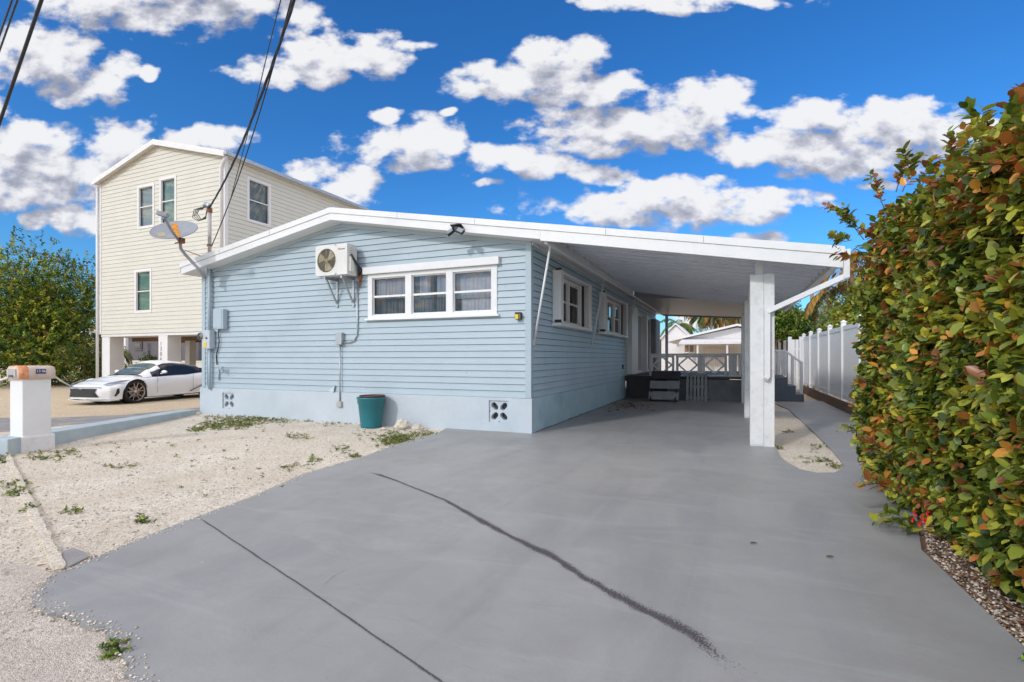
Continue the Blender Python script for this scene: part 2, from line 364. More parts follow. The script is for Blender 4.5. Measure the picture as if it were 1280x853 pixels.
def crown_tree(name, base, trunk_h, cen, rad, nclus, leafL, pal, w, label, cat, group=None, per=7, tr=.12, lumps=9, limbs=7, seed=1, clipx=None, clipz=None):
    t = thing(name, base, label, cat, group); b = Vector(base); cen = Vector(cen)
    r = random.Random(seed)
    mb = MB(); mb.tube([b, b+(cen-b)*.35+Vector((r.uniform(-.1, .1), 0, 0)), b+(cen-b)*.85], [tr, tr*.75, tr*.4], 8)
    lum = []
    for i in range(lumps):
        v = Vector((r.gauss(0, 1), r.gauss(0, 1), r.gauss(0, 1))).normalized()*r.uniform(.35, .8)
        c = cen+Vector((v.x*rad[0], v.y*rad[1], v.z*rad[2])); lum.append((c, r.uniform(.32, .55)))
        if i < limbs: mb.tube([b+(cen-b)*r.uniform(.25, .6), (b+(cen-b)*.7+c)/2, c], [tr*.45, tr*.3, tr*.1], 6)
    mb.build('trunk', M['barkm'], t)
    PP = []; OO = []
    for c, s in lum+[(cen, .55)]:
        n = nclus//(len(lum)+1); u = unit(n); rr = rng.uniform(.45, 1.05, (n, 1))
        PP.append(np.array(c)+u*rr*np.array(rad)*s*1.15); OO.append(u)
    P = np.concatenate(PP); O = np.concatenate(OO); k = (P[:, 2] > b.z+.05) & ((P[:, 0] > clipx) if clipx is not None else True) & ((P[:, 2] > clipz) if clipz is not None else True)
    P = P[k]; O = O[k]
    pos, ld, nr, L, col = sprays(P, O, per, leafL*2.2, leafL, pick(pal, w, len(P)))
    leaf_object('foliage', leaf_arrays(pos, ld, nr, L, L*.55, col), M['leafd'], t)
    return t

def palm(base, h, lean, nf, fl, label, group, dry=.3, seed=0, wind=(0, 0), cat='palm tree', name='palm_tree', tr=.14):
    r = random.Random(seed); t = thing(name, base, label, cat, group); b = Vector(base); top = b+Vector((lean[0], lean[1], h))
    mb = MB(); mid = b+Vector((lean[0]*.3, lean[1]*.3, h*.5)); mb.tube([b, mid, top], [tr*1.2, tr*.9, tr*.75], 9); mb.build('trunk', M['palmbark'], t)
    pos = []; dr = []; nn = []; ln = []; cl = []; rib = MB()
    for i in range(nf):
        a = 2*math.pi*(i+r.random()*.6)/nf; el = r.uniform(-.5, 1.1); d = Vector((math.cos(a)*math.cos(el)+wind[0], math.sin(a)*math.cos(el)+wind[1], math.sin(el)))
        isdry = r.random() < dry*(1.6 if el < .1 else .5); p = top.copy(); pts = [p.copy()]; L = fl*r.uniform(.75, 1.1); n = 12
        base_c = (.42, .24, .05) if isdry else r.choice([(.10, .16, .025), (.16, .22, .04), (.22, .24, .05), (.07, .12, .02)])
        for k in range(n):
            d = (d+Vector((wind[0]*.08, wind[1]*.08, -.17-.05*(isdry)))).normalized(); p = p+d*(L/n); pts.append(p.copy())
            s = d.cross(Vector((0, 0, 1))).normalized(); ll = fl*.30*math.sin(math.pi*(.12+.83*k/n))
            for j in range(2):
                q = p-d*(L/n)*(j*.5)
                for sg in (-1, 1):
                    pos.append(q); dr.append(s*sg+d*.6+Vector((wind[0]*.5, wind[1]*.5, -.45-r.random()*.4))); nn.append(Vector((r.uniform(-.3, .3), r.uniform(-.3, .3), 1))); ln.append(ll*r.uniform(.8, 1.1)); f = r.uniform(.7, 1.35); cl.append([c*f for c in base_c])
        rib.tube(pts[::3]+[pts[-1]], fl*.008, 4, False)
    ln = np.array(ln); fo = leaf_object('fronds', leaf_arrays(np.array(pos), np.array(dr), np.array(nn), ln, ln*.16+.02, np.array(cl)), M['leafd'], t)
    rib.build('frond_stems', M['palmbark'], t)
    return t

# ------------------------------------------------------------------ siding
def siding(mb, P, lo, hi, z0, z1, ex, openings=(), depth=.02, seam=.075):
    zs = set(); k = 0; z = z0
    while z < z1-1e-6:
        zs.add(round(z, 5)); z += ex
        if z < z1: zs.add(round(z-ex*seam, 5))
    zs.add(z1)
    for o in openings:
        for q in (o[2], o[3]):
            if z0 < q < z1: zs.add(q)
    zs = sorted(zs)
    for za, zb in zip(zs, zs[1:]):
        c = math.floor((za-z0)/ex+1e-4); fa = (za-z0)/ex-c; fb = (zb-z0)/ex-c
        oa = depth*(1-fa)+.003; ob = depth*(1-min(fb, 1))+.003; zm = (za+zb)/2
        cuts = sorted([(o[0], o[1]) for o in openings if o[2] < zm < o[3]]); la, ha, lb, hb = lo(za), hi(za), lo(zb), hi(zb)
        if ha-la < .01: continue
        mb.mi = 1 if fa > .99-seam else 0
        segs = []; cur = None; st = None
        for u0, u1 in cuts: segs.append((st, u0)); st = u1
        segs.append((st, None))
        for a, b in segs:
            a0 = la if a is None else a; a1 = lb if a is None else a; b0 = ha if b is None else b; b1 = hb if b is None else b
            a1 = min(a1, b1)
            mb.add([P(a0, za, oa), P(b0, za, oa), P(b1, zb, ob), P(a1, zb, ob)], [(0, 1, 2, 3)])
            if abs(fa) < 1e-3:
                mb.mi = 1; mb.add([P(a0, za, 0), P(b0, za, 0), P(b0, za, oa), P(a0, za, oa)], [(0, 1, 2, 3)]); mb.mi = 0

# ================================================================== GROUND
mb = MB(); mb.box(-1500, 1500, -400, 2600, -.5, -.06); mb.build('ground', M['sand'], kind='structure')
# fine, slightly uneven gravel surface round the driveway
def terrain(name, x0, x1, y0, y1, st, mat, z=0., amp=.012, keep=None, **tg):
    nx = int((x1-x0)/st); ny = int((y1-y0)/st); vs = []; fs = []
    for j in range(ny+1):
        for i in range(nx+1):
            x = x0+i*st; y = y0+j*st
            h = amp*(noise.noise(Vector((x*1.1, y*1.1, 0)))+.5*noise.noise(Vector((x*5, y*5, 3)))+.35*noise.noise(Vector((x*14, y*14, 7))))
            vs.append((x, y, z+h))
    for j in range(ny):
        for i in range(nx):
            if keep and not keep(x0+(i+.5)*st, y0+(j+.5)*st): continue
            a = j*(nx+1)+i; fs.append((a, a+1, a+nx+2, a+nx+1))
    m = MB(); m.add(vs, fs, True); return m.build(name, mat, recalc=False, kind='structure')
e0 = gp(6, 563); e1 = gp(75, 716)
def left_of_edge(x, y):  # the road side of the yard edging
    return (e1.x-e0.x)*(y-e0.y)-(e1.y-e0.y)*(x-e0.x) < 0
terrain('gravel_yard', -12.5, 3.4, -1.5, 19.0, .09, M['gravel'], 0., .014, keep=lambda x, y: y < 9.2 or x > -.2)
def inpoly(x, y, poly):
    c = False; n = len(poly)
    for i in range(n):
        a = poly[i]; b = poly[i-1]
        if (a[1] > y) != (b[1] > y) and x < (b[0]-a[0])*(y-a[1])/(b[1]-a[1])+a[0]: c = not c
    return c
sh_poly = [tuple(gp(*p)[:2]) for p in ((-200, 690), (0, 700), (30, 705), (62, 722), (60, 760), (110, 785), (140, 800), (165, 852), (330, 1300), (-600, 1300))]
terrain('road_shoulder', -9, -.2, -.6, 3.6, .06, M['shoulder'], .008, .02, keep=lambda x, y: inpoly(x, y, sh_poly))
terrain('mulch_bed', 1.2, 2.66, -1.2, 6.6, .05, M['mulch'], .012, .02, keep=lambda x, y: x > 1.22+.0*y)

def jag(pts, step=.05, amp=.02, sd=0):
    out = []
    for i, (a, b) in enumerate(zip(pts, pts[1:])):
        a = Vector(a[:2]); b = Vector(b[:2]); n = max(1, int((b-a).length/step)); nr = (b-a).normalized(); nr = Vector((-nr.y, nr.x))
        for k in range(n):
            p = a+(b-a)*k/n; q = noise.noise(Vector((p.x*9, p.y*9, sd)))+.6*noise.noise(Vector((p.x*31, p.y*31, sd)))
            out.append(p+nr*q*amp)
    out.append(Vector(pts[-1][:2])); return out
ZD = .03
left_edge = [gp(*p, ZD) for p in ((548, 541), (500, 554), (450, 572), (380, 592), (319, 619), (246, 646), (191, 667), (130, 692), (110, 701), (74, 716))]
broken = [gp(*p, ZD) for p in ((74, 716), (52, 728), (46, 740), (40, 753), (62, 766), (92, 769), (112, 783), (128, 780), (147, 800), (158, 826), (172, 853))]+[Vector((-1.2, .9, 0)), Vector((-.9, -.8, 0))]
pts = [(-.9, -.8), (1.26, -.8), (1.27, 3.2), (1.24, 4.5), (1.6, 6), (2.3, 7.5), (2.62, 9), (2.6, 18.6), (1.5, 18.6), (1.2, 17.2), (1.37, 15.4), (1.39, 11.7), (1.37, 8.85), (1.33, 7.9), (1.26, 7.45), (1.12, 7.12), (.93, 7.03), (.77, 7.15), (.66, 7.6), (.61, 8.05), (.63, 9.5), (.63, 17.5), (-3.4, 17.5), (-3.4, 8.68)]
pts = [Vector(p) for p in pts]+[Vector((-5.1, 8.66))]+jag(left_edge, .06, .012, 2)+jag(broken, .03, .045, 5)[1:-1]
mb = MB(); mb.prism([(p.x, p.y) for p in pts], -.04, ZD)
dv = mb.build('driveway', M['driveway'], kind='structure')
def ribbon(name, pix, w, mat, z, wob=0, seg=.04, **tg):
    P = [gp(a, b, ZD) for a, b in pix]; c = []; 
    for i, (a, b) in enumerate(zip(P, P[1:])):
        n = max(1, int((b-a).length/seg)); c += [(a+(b-a)*k/n, i+k/n) for k in range(n)]
    c.append((P[-1], len(P)-1.0)); vs = []; fs = []
    for i, (p, u) in enumerate(c):
        d = (c[min(i+1, len(c)-1)][0]-c[max(0, i-1)][0]).normalized(); s = Vector((-d.y, d.x, 0))
        ww = w if not isinstance(w, (list, tuple)) else w[int(u)]*(1-(u % 1))+w[min(int(u)+1, len(w)-1)]*(u % 1)
        off = wob*noise.noise(Vector((p.x*3, p.y*3, 1))); w1 = ww*(.5+.35*noise.noise(Vector((p.x*8, p.y*8, 4)))); w2 = ww*(.5+.35*noise.noise(Vector((p.x*8, p.y*8, 9))))
        for q in (-w1*1.5, -w1*.5, 0, w2*.5, w2*1.5): vs.append((p+s*(off+q)).to_tuple())
    vs = [(a, b, ZD+z) for a, b, _ in vs]
    fs = [(5*i+k, 5*i+k+1, 5*i+k+6, 5*i+k+5) for i in range(len(c)-1) for k in range(4)]
    m = MB(); m.add(vs, fs); o = m.build(name, mat, kind='structure')
    ca = o.data.color_attributes.new('edge', 'FLOAT_COLOR', 'POINT')
    for k in range(len(vs)):
        e_ = (0, .7, 1, .7, 0)[k % 5]*min(1, (k//5)/6, (len(c)-1-k//5)/10); ca.data[k].color = (e_, e_, e_, 1)
    return o
ribbon('tar_patch', [(458, 590), (475, 594), (500, 603), (560, 627), (600, 650), (640, 672), (690, 695), (730, 722), (770, 745), (820, 770), (860, 790), (900, 822), (955, 858)],
       [.02, .07, .03, .045, .08, .06, .10, .06, .09, .09, .09, .11, .13], M['tar'], .004, .01)
ribbon('slab_joint', [(246, 646), (320, 695), (400, 748), (470, 797), (548, 850), (700, 953)], .009, M['rjoint'], .004, .004)
ribbon('hairline_crack', [(394, 741), (404, 730), (413, 722), (430, 713), (452, 703)], .0035, M['tar'], .004, .05, .02)
for pl in ([(700, 660), (742, 668)], [(676, 706), (682, 728), (692, 745)], [(668, 712), (640, 704)], [(560, 600), (600, 606)], [(800, 700), (840, 690), (870, 688)], [(560, 760), (600, 770)], [(980, 760), (1010, 752)], [(420, 640), (470, 632), (500, 631)]): ribbon('paint_scuff', pl, .03, M['scuff'], .004, .02)
# island slab, edging, neighbour's drive
mb = MB(); mb.box(.66, 1.34, 13.4, 14.6, -.02, .035); mb.build('stepping_slab', M['concrete'], bevel=.01, kind='structure')
mb = MB(); d = (e1-e0).normalized(); s = Vector((-d.y, d.x, 0))*.03
q = jag([e0-s, e1-s], .06, .02, 3); q2 = jag([e1+s, e0+s], .06, .02, 6)
mb.prism([(p.x, p.y) for p in q+q2], -.05, .026); mb.build('kerb_strip', M['gravel'], kind='structure')
pc = [gp(*p) for p in ((78, 716), (72, 708), (74, 694), (92, 688), (106, 694), (110, 700))]
mb = MB(); mb.prism([(p.x, p.y) for p in pc], -.05, .020); mb.build('concrete_patch', M['asphalt'], kind='structure')
nd = [gp(*p) for p in ((-300, 520), (60, 521), (160, 517), (252, 508), (252, 519), (160, 528), (58, 541), (-300, 580))]
mb = MB(); mb.prism([(p.x, p.y) for p in nd], -.05, -.03); mb.build('neighbour_driveway', M['asphalt'], kind='structure')
terrain('sand_yard', -34, -12.5, 2.0, 15, .16, M['sand'], -.045, .02, keep=lambda x, y: True)
terrain('side_yard', -12.6, -9.3, 3.4, 8.4, .12, M['sand'], -.005, .012, keep=lambda x, y: (x+9.55)*(-4.75)-(y-4.0)*(-2.5) > .3)

# loose stones
def stones(name, pts, smin, smax, mat, pal=((.74, .67, .57),), **tg):
    base = np.array([(1, 0, 0), (-1, 0, 0), (0, 1, 0), (0, -1, 0), (0, 0, 1), (0, 0, -1)], float); fc = [(0, 2, 4), (2, 1, 4), (1, 3, 4), (3, 0, 4), (2, 0, 5), (1, 2, 5), (3, 1, 5), (0, 3, 5)]
    N = len(pts); P = np.array(pts); s = rng.uniform(smin, smax, (N, 1, 1))*rng.uniform(.6, 1.3, (N, 1, 3)); s[:, :, 2] *= .6
    th = rng.uniform(0, 6.28, N); c, sn = np.cos(th)[:, None], np.sin(th)[:, None]
    V = base[None]*s*rng.uniform(.8, 1.2, (N, 6, 1)); X = V[..., 0]*c-V[..., 1]*sn; Y = V[..., 0]*sn+V[..., 1]*c
    V = np.stack([X, Y, V[..., 2]], 2)+P[:, None]
    col = np.array(pal)[rng.integers(0, len(pal), N)]*rng.uniform(.5, 1.2, (N, 1)); 
    return leaf_object(name, (V, fc, np.clip(col, 0, 1)), mat, **tg)
M['stone'] = leaf_mat('loose_stone', .9, 0.0)
pp = []
while len(pp) < 9000:
    x = random.uniform(-10.5, -3.2); y = random.uniform(1.0, 8.5)
    if (x*x+y*y) > 130 or inpoly(x, y, [(p.x, p.y) for p in pts]): continue
    if random.random() > 1.3-math.hypot(x, y)/9: continue
    pp.append((x, y, .008))
stones('loose_gravel', pp, .004, .011, M['stone'], kind='stuff', label='loose pale coral stones scattered over the gravel yard', cat='gravel')
pp = []
for a_, b_ in zip(left_edge+broken[1:-2], left_edge[1:]+broken[1:-1]):
    for _ in range(int((b_-a_).length*230)):
        q = a_+(b_-a_)*random.random(); nn2 = Vector((-(b_-a_).y, (b_-a_).x, 0)).normalized(); r = random.gauss(0, .035); q = q+nn2*r
        pp.append((q.x, q.y, ZD+.002 if inpoly(q.x, q.y, [(p.x, p.y) for p in pts]) else .02))
stones('spilled_gravel', pp, .003, .010, M['stone'], kind='stuff', label='small stones spilled along the left edge of the grey driveway', cat='gravel')
pp = [(1.28+(y_-4.5)*.24*(y_ > 4.5)+random.random()**1.7*.75, y_, random.uniform(.012, .035)) for y_ in [random.uniform(1.6, 6.3) for _ in range(5200)]]
stones('bed_pebbles', pp, .006, .016, M['stone'], pal=((.70, .60, .48), (.62, .52, .42), (.50, .36, .26), (.30, .19, .13), (.72, .66, .58), (.20, .12, .08)), kind='stuff', label='white pebbles mixed with dark mulch under the hedge', cat='pebbles')

# weeds
def weeds(name, spots, label, col=GREENS+[(.30, .30, .05), (.22, .13, .06)], w=(1, 3, 4, 2, 1, 1), lf=.03):
    P = []
    for (px, py, sx, sy, n) in spots:
        for _ in range(int(n*(2.4 if py < 560 else 1.6))):
            q = gp(px+random.gauss(0, sx), py+random.gauss(0, sy)); q.z = random.uniform(.0, .03); P.append(q)
    P = np.array([tuple(p) for p in P]); O = unit(len(P)); O[:, 2] = .35
    pos, ld, nr, L, c = sprays(P, O, 12, .07, lf, pick(col, w, len(P)), up=.05, jit=.5)
    pos[:, 2] = np.maximum(pos[:, 2]*.6, .008); ld[:, 2] *= .4; L = L*.95
    return leaf_object(name, leaf_arrays(pos, ld, nr, L, L*.5, c), M['leafd'], kind='stuff', label=label, cat='weeds')
weeds('weeds', [(265, 533, 9, 3, 60), (296, 530, 16, 4, 150), (326, 523, 18, 3, 80), (285, 523, 20, 1.5, 30), (400, 521, 30, 1.5, 30), (345, 527, 12, 2, 30), (245, 538, 6, 2, 25), (360, 522, 14, 2, 22), (388, 524, 10, 2, 22), (420, 529, 12, 2.5, 18), (365, 546, 6, 2, 8), (382, 547, 5, 2, 8),
                 (505, 549, 12, 4, 90), (490, 553, 10, 4, 60), (530, 544, 8, 2, 25), (478, 545, 16, 3, 20), (428, 563, 6, 3, 18), (443, 572, 6, 2, 14), (392, 575, 6, 2, 10), (378, 583, 8, 3, 8), (355, 584, 7, 3, 6),
                 (175, 653, 5, 2, 9), (90, 640, 5, 2, 7), (300, 580, 60, 20, 16), (200, 560, 60, 8, 14), (150, 583, 14, 2, 10), (60, 572, 18, 3, 34), (88, 566, 8, 2, 14),
                 (20, 605, 8, 2, 14), (22, 617, 10, 2, 18), (32, 638, 5, 2, 8), (3, 575, 4, 4, 22), (143, 815, 5, 3, 16)], 'patches of low green weeds creeping over the gravel yard')
weeds('island_weeds', [(985, 541, 4, 1, 6), (1020, 560, 5, 1.5, 9), (1030, 577, 7, 1.5, 12), (1045, 585, 4, 1, 8), (972, 561, 3, 1, 8), (1010, 574, 12, 4, 8)], 'tiny weeds on the narrow gravel strip by the white column')

# ================================================================== HOUSE
XL, XR, YF, YB = -12.05, -3.36, 8.66, 25.2; ZF = .66; RX = -7.70
def soff(x): return 4.27-.178*abs(x+7.68)
house = thing('house', (-7.7, 8.66, 0), 'single storey light blue clapboard house with white low gable roof and attached carport', 'house')
# front wall
win = (-6.98, -4.01, 2.20, 3.12)
lo = lambda z: max(XL, RX-(4.30-z)/.178); hi = lambda z: min(XR, RX+(4.30-z)/.178)
mb = MB(); siding(mb, lambda u, z, o: (u, YF-o, z), lo, hi, ZF, 4.29, .1235, [(win[0]+.02, win[1]-.02, win[2]+.02, win[3]-.02)])
mb.mi = 1
for i in range(30):   # butt joints between boards
    k = random.randrange(0, 26); z = ZF+k*.1235; x = random.uniform(XL+.4, XR-.4)
    if win[0]-.1 < x < win[1]+.1 and 2.0 < z < 3.3 or z > soff(x)-.3: continue
    mb.add([(x, YF-.021, z+.004), (x+.004, YF-.021, z+.004), (x+.004, YF-.006, z+.12), (x, YF-.006, z+.12)], [(0, 1, 2, 3)])
mb.mi = 2; mb.add([(-8.05, YF-.03, .67), (-7.86, YF-.075, .645), (-7.85, YF-.05, .80), (-7.87, YF-.02, .80)], [(0, 1, 2, 3)])

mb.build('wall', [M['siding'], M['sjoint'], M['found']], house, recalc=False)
# side wall
SW = [(9.98, 12.12, 2.14, 3.08), (13.85, 16.9, 2.14, 3.08), (18.9, 23.4, .82, 3.1)]
mb = MB(); siding(mb, lambda u, z, o: (XR+o, u, z), lambda z: YF, lambda z: YB, ZF, 3.52, .1235, SW)
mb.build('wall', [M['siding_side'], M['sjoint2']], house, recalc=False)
mb = MB(); mb.box(XL, XL+.08, YF+.05, YB, ZF, 3.45); mb.box(XL, XR, YB-.08, YB, ZF, 3.4); mb.build('rear_wall', M['siding'], house)
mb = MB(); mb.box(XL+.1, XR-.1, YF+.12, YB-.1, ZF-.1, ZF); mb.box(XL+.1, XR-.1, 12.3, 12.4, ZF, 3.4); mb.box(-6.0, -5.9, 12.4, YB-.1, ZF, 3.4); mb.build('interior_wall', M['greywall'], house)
# corner boards
for q_ in ((XR-.085, XR+.03, YF-.032, YF+.085, ZF, 3.55), (XL-.03, XL+.085, YF-.032, YF+.08, ZF, 3.50)):
    mb = MB(); mb.box(*q_); mb.build('corner_board', M['siding'], house, bevel=.004)
# frieze under the soffit
mb = MB(); mb.prism([(XL, soff(XL)-.07), (RX, soff(RX)-.07), (XR, soff(XR)-.07), (XR, soff(XR)+.05), (RX, soff(RX)+.05), (XL, soff(XL)+.05)], YF-.034, YF-.002, 'y'); mb.build('frieze', M['siding'], house)
# foundation with vent block openings
V1 = (-4.17, -3.77, .20, .60); V2 = (-11.32, -10.93, .17, .55)
mb = MB(); y0 = YF-.05
def wallholes(mb, x0, x1, z0, z1, y, holes, t=.12):
    xs = sorted({x0, x1}|{h[i] for h in holes for i in (0, 1)})
    for a, b in zip(xs, xs[1:]):
        zz = [(z0, z1)]
        for h in holes:
            if h[0] < (a+b)/2 < h[1]: zz = [(z0, h[2]), (h[3], z1)]
        for c, d2 in zz: mb.box(a, b, y, y+t, c, d2)
wallholes(mb, XL-.07, XR+.05, -.2, ZF-.004, y0, [V1, V2]); mb.build('foundation', M['found'], house)
mb = MB(); mb.box(XR-.06, XR+.05, y0+.1205, 17.45, -.2, ZF-.004)
mb.build('foundation', M['found_side'], house)
mb = MB(); 
for i in range(30):
    y = 8.8+i*.29; mb.box(XR+.045, XR+.056, y, y+.29, .03, .03+.02*abs(noise.noise(Vector((y*2, 0, 0))))+.006)
mb.build('foundation_crack', M['joint'], house)
for v in (V1, V2):
    mb = MB(); x0, x1, z0, z1 = v; cx = (x0+x1)/2; cz = (z0+z1)/2; qw = (x1-x0)/2; qh = (z1-z0)/2
    for sx_ in (-1, 1):
        for sz_ in (-1, 1):
            ccx = cx+sx_*qw*.46; ccz = cz+sz_*qh*.46; n = 24; vs = []; fs = []
            xa_, xb_ = (cx, x1) if sx_ > 0 else (x0, cx); za_, zb_ = (cz, z1) if sz_ > 0 else (z0, cz)
            for k in range(n):
                a = 2*math.pi*k/n; c_, s_ = math.cos(a), math.sin(a); ex = (xb_-ccx)/c_ if c_ > 1e-9 else (xa_-ccx)/c_ if c_ < -1e-9 else 9; ez = (zb_-ccz)/s_ if s_ > 1e-9 else (za_-ccz)/s_ if s_ < -1e-9 else 9
                q = min(abs(ex), abs(ez)); r = qw*.34*(1+.22*math.cos(2*(a-sx_*sz_*.785)))
                vs += [(ccx+c_*r, y0+.03, ccz+s_*r), (ccx+c_*q, y0+.03, ccz+s_*q), (ccx+c_*r*.9, y0+.11, ccz+s_*r*.9)]
            for k in range(n): j_ = (k+1) % n; fs += [(3*k, 3*j_, 3*j_+1, 3*k+1), (3*k, 3*k+2, 3*j_+2, 3*j_)]
            mb.add(vs, fs)
    vb = mb.build('vent_block', M['found'], house)
    mb = MB(); mb.box(x0-.0, x1+.0, y0+.111, y0+.118, z0-.05, z1+.05); mb.build('vent_backing', M['black'], vb)  # black sheet close behind the holes, painting their hollows dark
# roof
def top(x): return 4.51-.1746*abs(x+7.68)
YR = 8.33
mb = MB(); mb.prism([(-12.37, soff(-12.37)), (-7.68, 4.27), (-3.02, soff(-3.02)), (-3.02, top(-3.02)), (-7.68, 4.51), (-12.37, top(-12.37))], YR, 25.6, 'y')
roof = mb.build('roof', [M['white']], house)
def fascia(xs, zb, zt, y0, y1, nm='fascia'):
    mb = MB(); n = len(xs); mb.prism([(x, zb(x)) for x in xs]+[(x, zt(x)) for x in reversed(xs)], y0, y1, 'y'); return mb.build(nm, M['white'], house, bevel=.004)
fascia([-12.39, -7.68, -3.04], lambda x: soff(x)-.004, lambda x: top(x)-.105, YR-.03, YR)
fascia([-3.037, 1.41], lambda x: top(x)-.285, lambda x: top(x)-.105, YR-.034, YR)
fascia([-12.40, -7.68, 1.43], lambda x: top(x)-.102, lambda x: top(x)+.012, YR-.048, YR+.04, 'drip_edge')
for i, y in enumerate((-11.0, -9.4, -6.0, -4.3, -1.9, -.4)):
    mb = MB(); mb.box(y, y+.006, YR-.0505, YR-.046, top(y)-.10, top(y)+.005); mb.build('fascia_joint', M['sjoint'], house)
mb = MB(); mb.box(-7.9, -7.65, YR+.05, YR+.3, 4.49, 4.56); mb.build('ridge_cap', M['galv'], house, bevel=.01)
mb = MB(); mb.prism([(8.3, 3.45), (25.5, 3.45), (25.5, 3.70), (8.3, 3.70)], -12.40, -12.37, 'x'); mb.build('eave_board', M['white'], house)
# carport roof: pans with raised seams
mb = MB(); mb.prism([(-3.018, top(-3.018)-.07), (1.39, top(1.39)-.07), (1.39, top(1.39)-.004), (-3.018, top(-3.018)-.004)], YR+.045, 17.3, 'y')
carport_roof = mb.build('carport_roof', M['pan'], house)
mb = MB(); y = YR+.25
while y < 17.2:
    for yy, w, h in ((y, .045, .055), (y+.21, .025, .014)):
        mb.prism([(-3.0, top(-3.0)-.07-h), (1.38, top(1.38)-.07-h), (1.38, top(1.38)-.066), (-3.0, top(-3.0)-.066)], yy, yy+w, 'y')
    y += .42
mb.build('roof_seams', M['pan'], carport_roof)
mb = MB(); mb.prism([(-3.0, 3.42), (.62, 3.17), (.62, 3.25), (-3.0, 3.50)], 17.32, 25.0, 'y'); mb.prism([(-3.0, 3.36), (.62, 3.11), (.62, 3.27), (-3.0, 3.52)], 25.0, 25.05, 'y'); mb.prism([(-3.0, 3.40), (.62, 3.15), (.62, 3.28), (-3.0, 3.66)], 17.304, 17.318, 'y'); mb.build('porch_roof', M['porchpan'], house)
# gutter and eave beam
mb = MB(); mb.box(1.394, 1.50, YR-.03, 17.3, top(1.4)-.155, top(1.4)-.03); mb.build('gutter', M['white'], house, bevel=.006)
mb = MB(); mb.box(-2.99, -2.93, YR+.05, 25.0, 3.365, 3.42); mb.build('eave_beam', M['white'], house, bevel=.005)
mb = MB(); mb.box(XR+.005, XR+.055, YF, YB, 3.44, 3.49); mb.build('soffit_trim', M['white'], house)
# columns
for y in (8.78, 12.8, 16.8):
    mb = MB(); mb.box(.26, .60, y, y+.34, .02, 2.69); mb.box(.262, .45, y-.012, y, .05, 2.68)
    c = mb.build('column', M['worn'], house, bevel=.01)
    mb = MB(); mb.box(.335, .435, y+.03, y+.13, 2.692, top(.38)-.085); mb.build('post_block', M['white'], c)
# downspout
mb = MB(); mb.bar((1.455, 8.34, 2.83), (1.455, 8.34, 2.50), .075, .06, (0, 1, 0)); mb.bar((1.455, 8.34, 2.53), (.50, 8.735, 2.10), .06, .075); mb.bar((.50, 8.735, 2.13), (.50, 8.735, 1.10), .075, .055, (0, 1, 0)); mb.bar((.50, 8.74, 1.12), (.47, 8.69, 1.07), .075, .055, (0, 1, 0))
mb.build('downspout', M['white'], house, bevel=.004)
# awning arms against the side wall
for y in (8.68, 12.85, 17.35):
    mb = MB(); mb.tube([(-2.955, y-.08, 3.375), (XR+.03, y+.1, 1.68)], .022, 8); mb.box(XR+.02, XR+.04, y+.07, y+.13, 1.62, 1.72); mb.build('awning_arm', M['white'], house)

def window_unit(parent, P, u0, u1, z0, z1, panes, split, curtain, name='window', fr=.05, inset=.03, mat=None, muntin=None):
    """P(u, z, out) maps to the wall; panes = list of (u0, u1)"""
    mat = mat or M['white']
    def bx(m, a, b, c, d, o0, o1):
        vs = [P(u, z, o) for z in (c, d) for u, o in ((a, o0), (b, o0), (b, o1), (a, o1))]
        m.add(vs, [(0, 3, 2, 1), (4, 5, 6, 7), (0, 1, 5, 4), (1, 2, 6, 5), (2, 3, 7, 6), (3, 0, 4, 7)])
    m = MB(); us = [u0]+[q for p in panes for q in p]+[u1]
    zb0, zb1 = z0+fr, z1-fr
    for a, b in zip(us[::2], us[1::2]): bx(m, a, b, z0, z1, -.06, .035)
    for a, b in panes: bx(m, a-.001, b+.001, z0, zb0, -.06, .033); bx(m, a-.001, b+.001, zb1, z1, -.06, .033)
    w = m.build(name, mat, parent, bevel=.004)
    for a, b in panes:
        s = MB(); zm = zb0+(zb1-zb0)*split
        bx(s, a, b, zm-.02, zm+.02, -.045, -.005)
        for q0, q1 in ((a, a+.018), (b-.018, b)): bx(s, q0, q1, zb0, zb1, -.045, -.012)
        bx(s, a+.018, b-.018, zb0, zb0+.02, -.045, -.012); bx(s, a+.018, b-.018, zb1-.02, zb1, -.045, -.012)
        if muntin:
            um = (a+b)/2; bx(s, um-.012, um+.012, zb0+.02, zb1-.02, -.043, -.014)
        s.build('sash', mat, w)
        g = MB(); g.add([P(a, zb0, -.03), P(b, zb0, -.03), P(b, zb1, -.03), P(a, zb1, -.03)], [(0, 1, 2, 3)]); g.build('pane', M['glass'], w)
    return w
PF = lambda u, z, o: (u, YF-o, z)
pans = [(XY(466.3, YF), XY(507.6, YF)), (XY(515.3, YF), XY(558.6, YF)), (XY(566.9, YF), XY(614.7, YF))]
w = window_unit(house, PF, win[0], win[1], win[2], win[3], pans, .5, True, fr=.075)
mb = MB(); mb.box(win[0]-.09, win[1]+.06, YF-.10, YF-.0, 3.125, 3.27); mb.build('window_hood', M['white'], w, bevel=.006)
mb = MB(); mb.box(win[0]-.05, win[1]+.05, YF-.085, YF-.0, 2.165, 2.205); mb.build('sill', M['white'], w, bevel=.006)
def curtain(parent, u0, u1, z0, z1, y, mat, seed, gather=.03, tex=1):
    n = 60; vs = []; 
    for i in range(n+1):
        u = u0+(u1-u0)*i/n; off = gather*math.sin(i*1.15+seed)+gather*.6*math.sin(i*.47+seed*2)
        vs += [(u, y+off, z0), (u+.01*math.sin(i+seed), y+off*.6, z1)]
    m = MB(); m.add(vs, [(2*i, 2*i+2, 2*i+3, 2*i+1) for i in range(n)], True); return m.build('curtain', mat, parent, recalc=False)
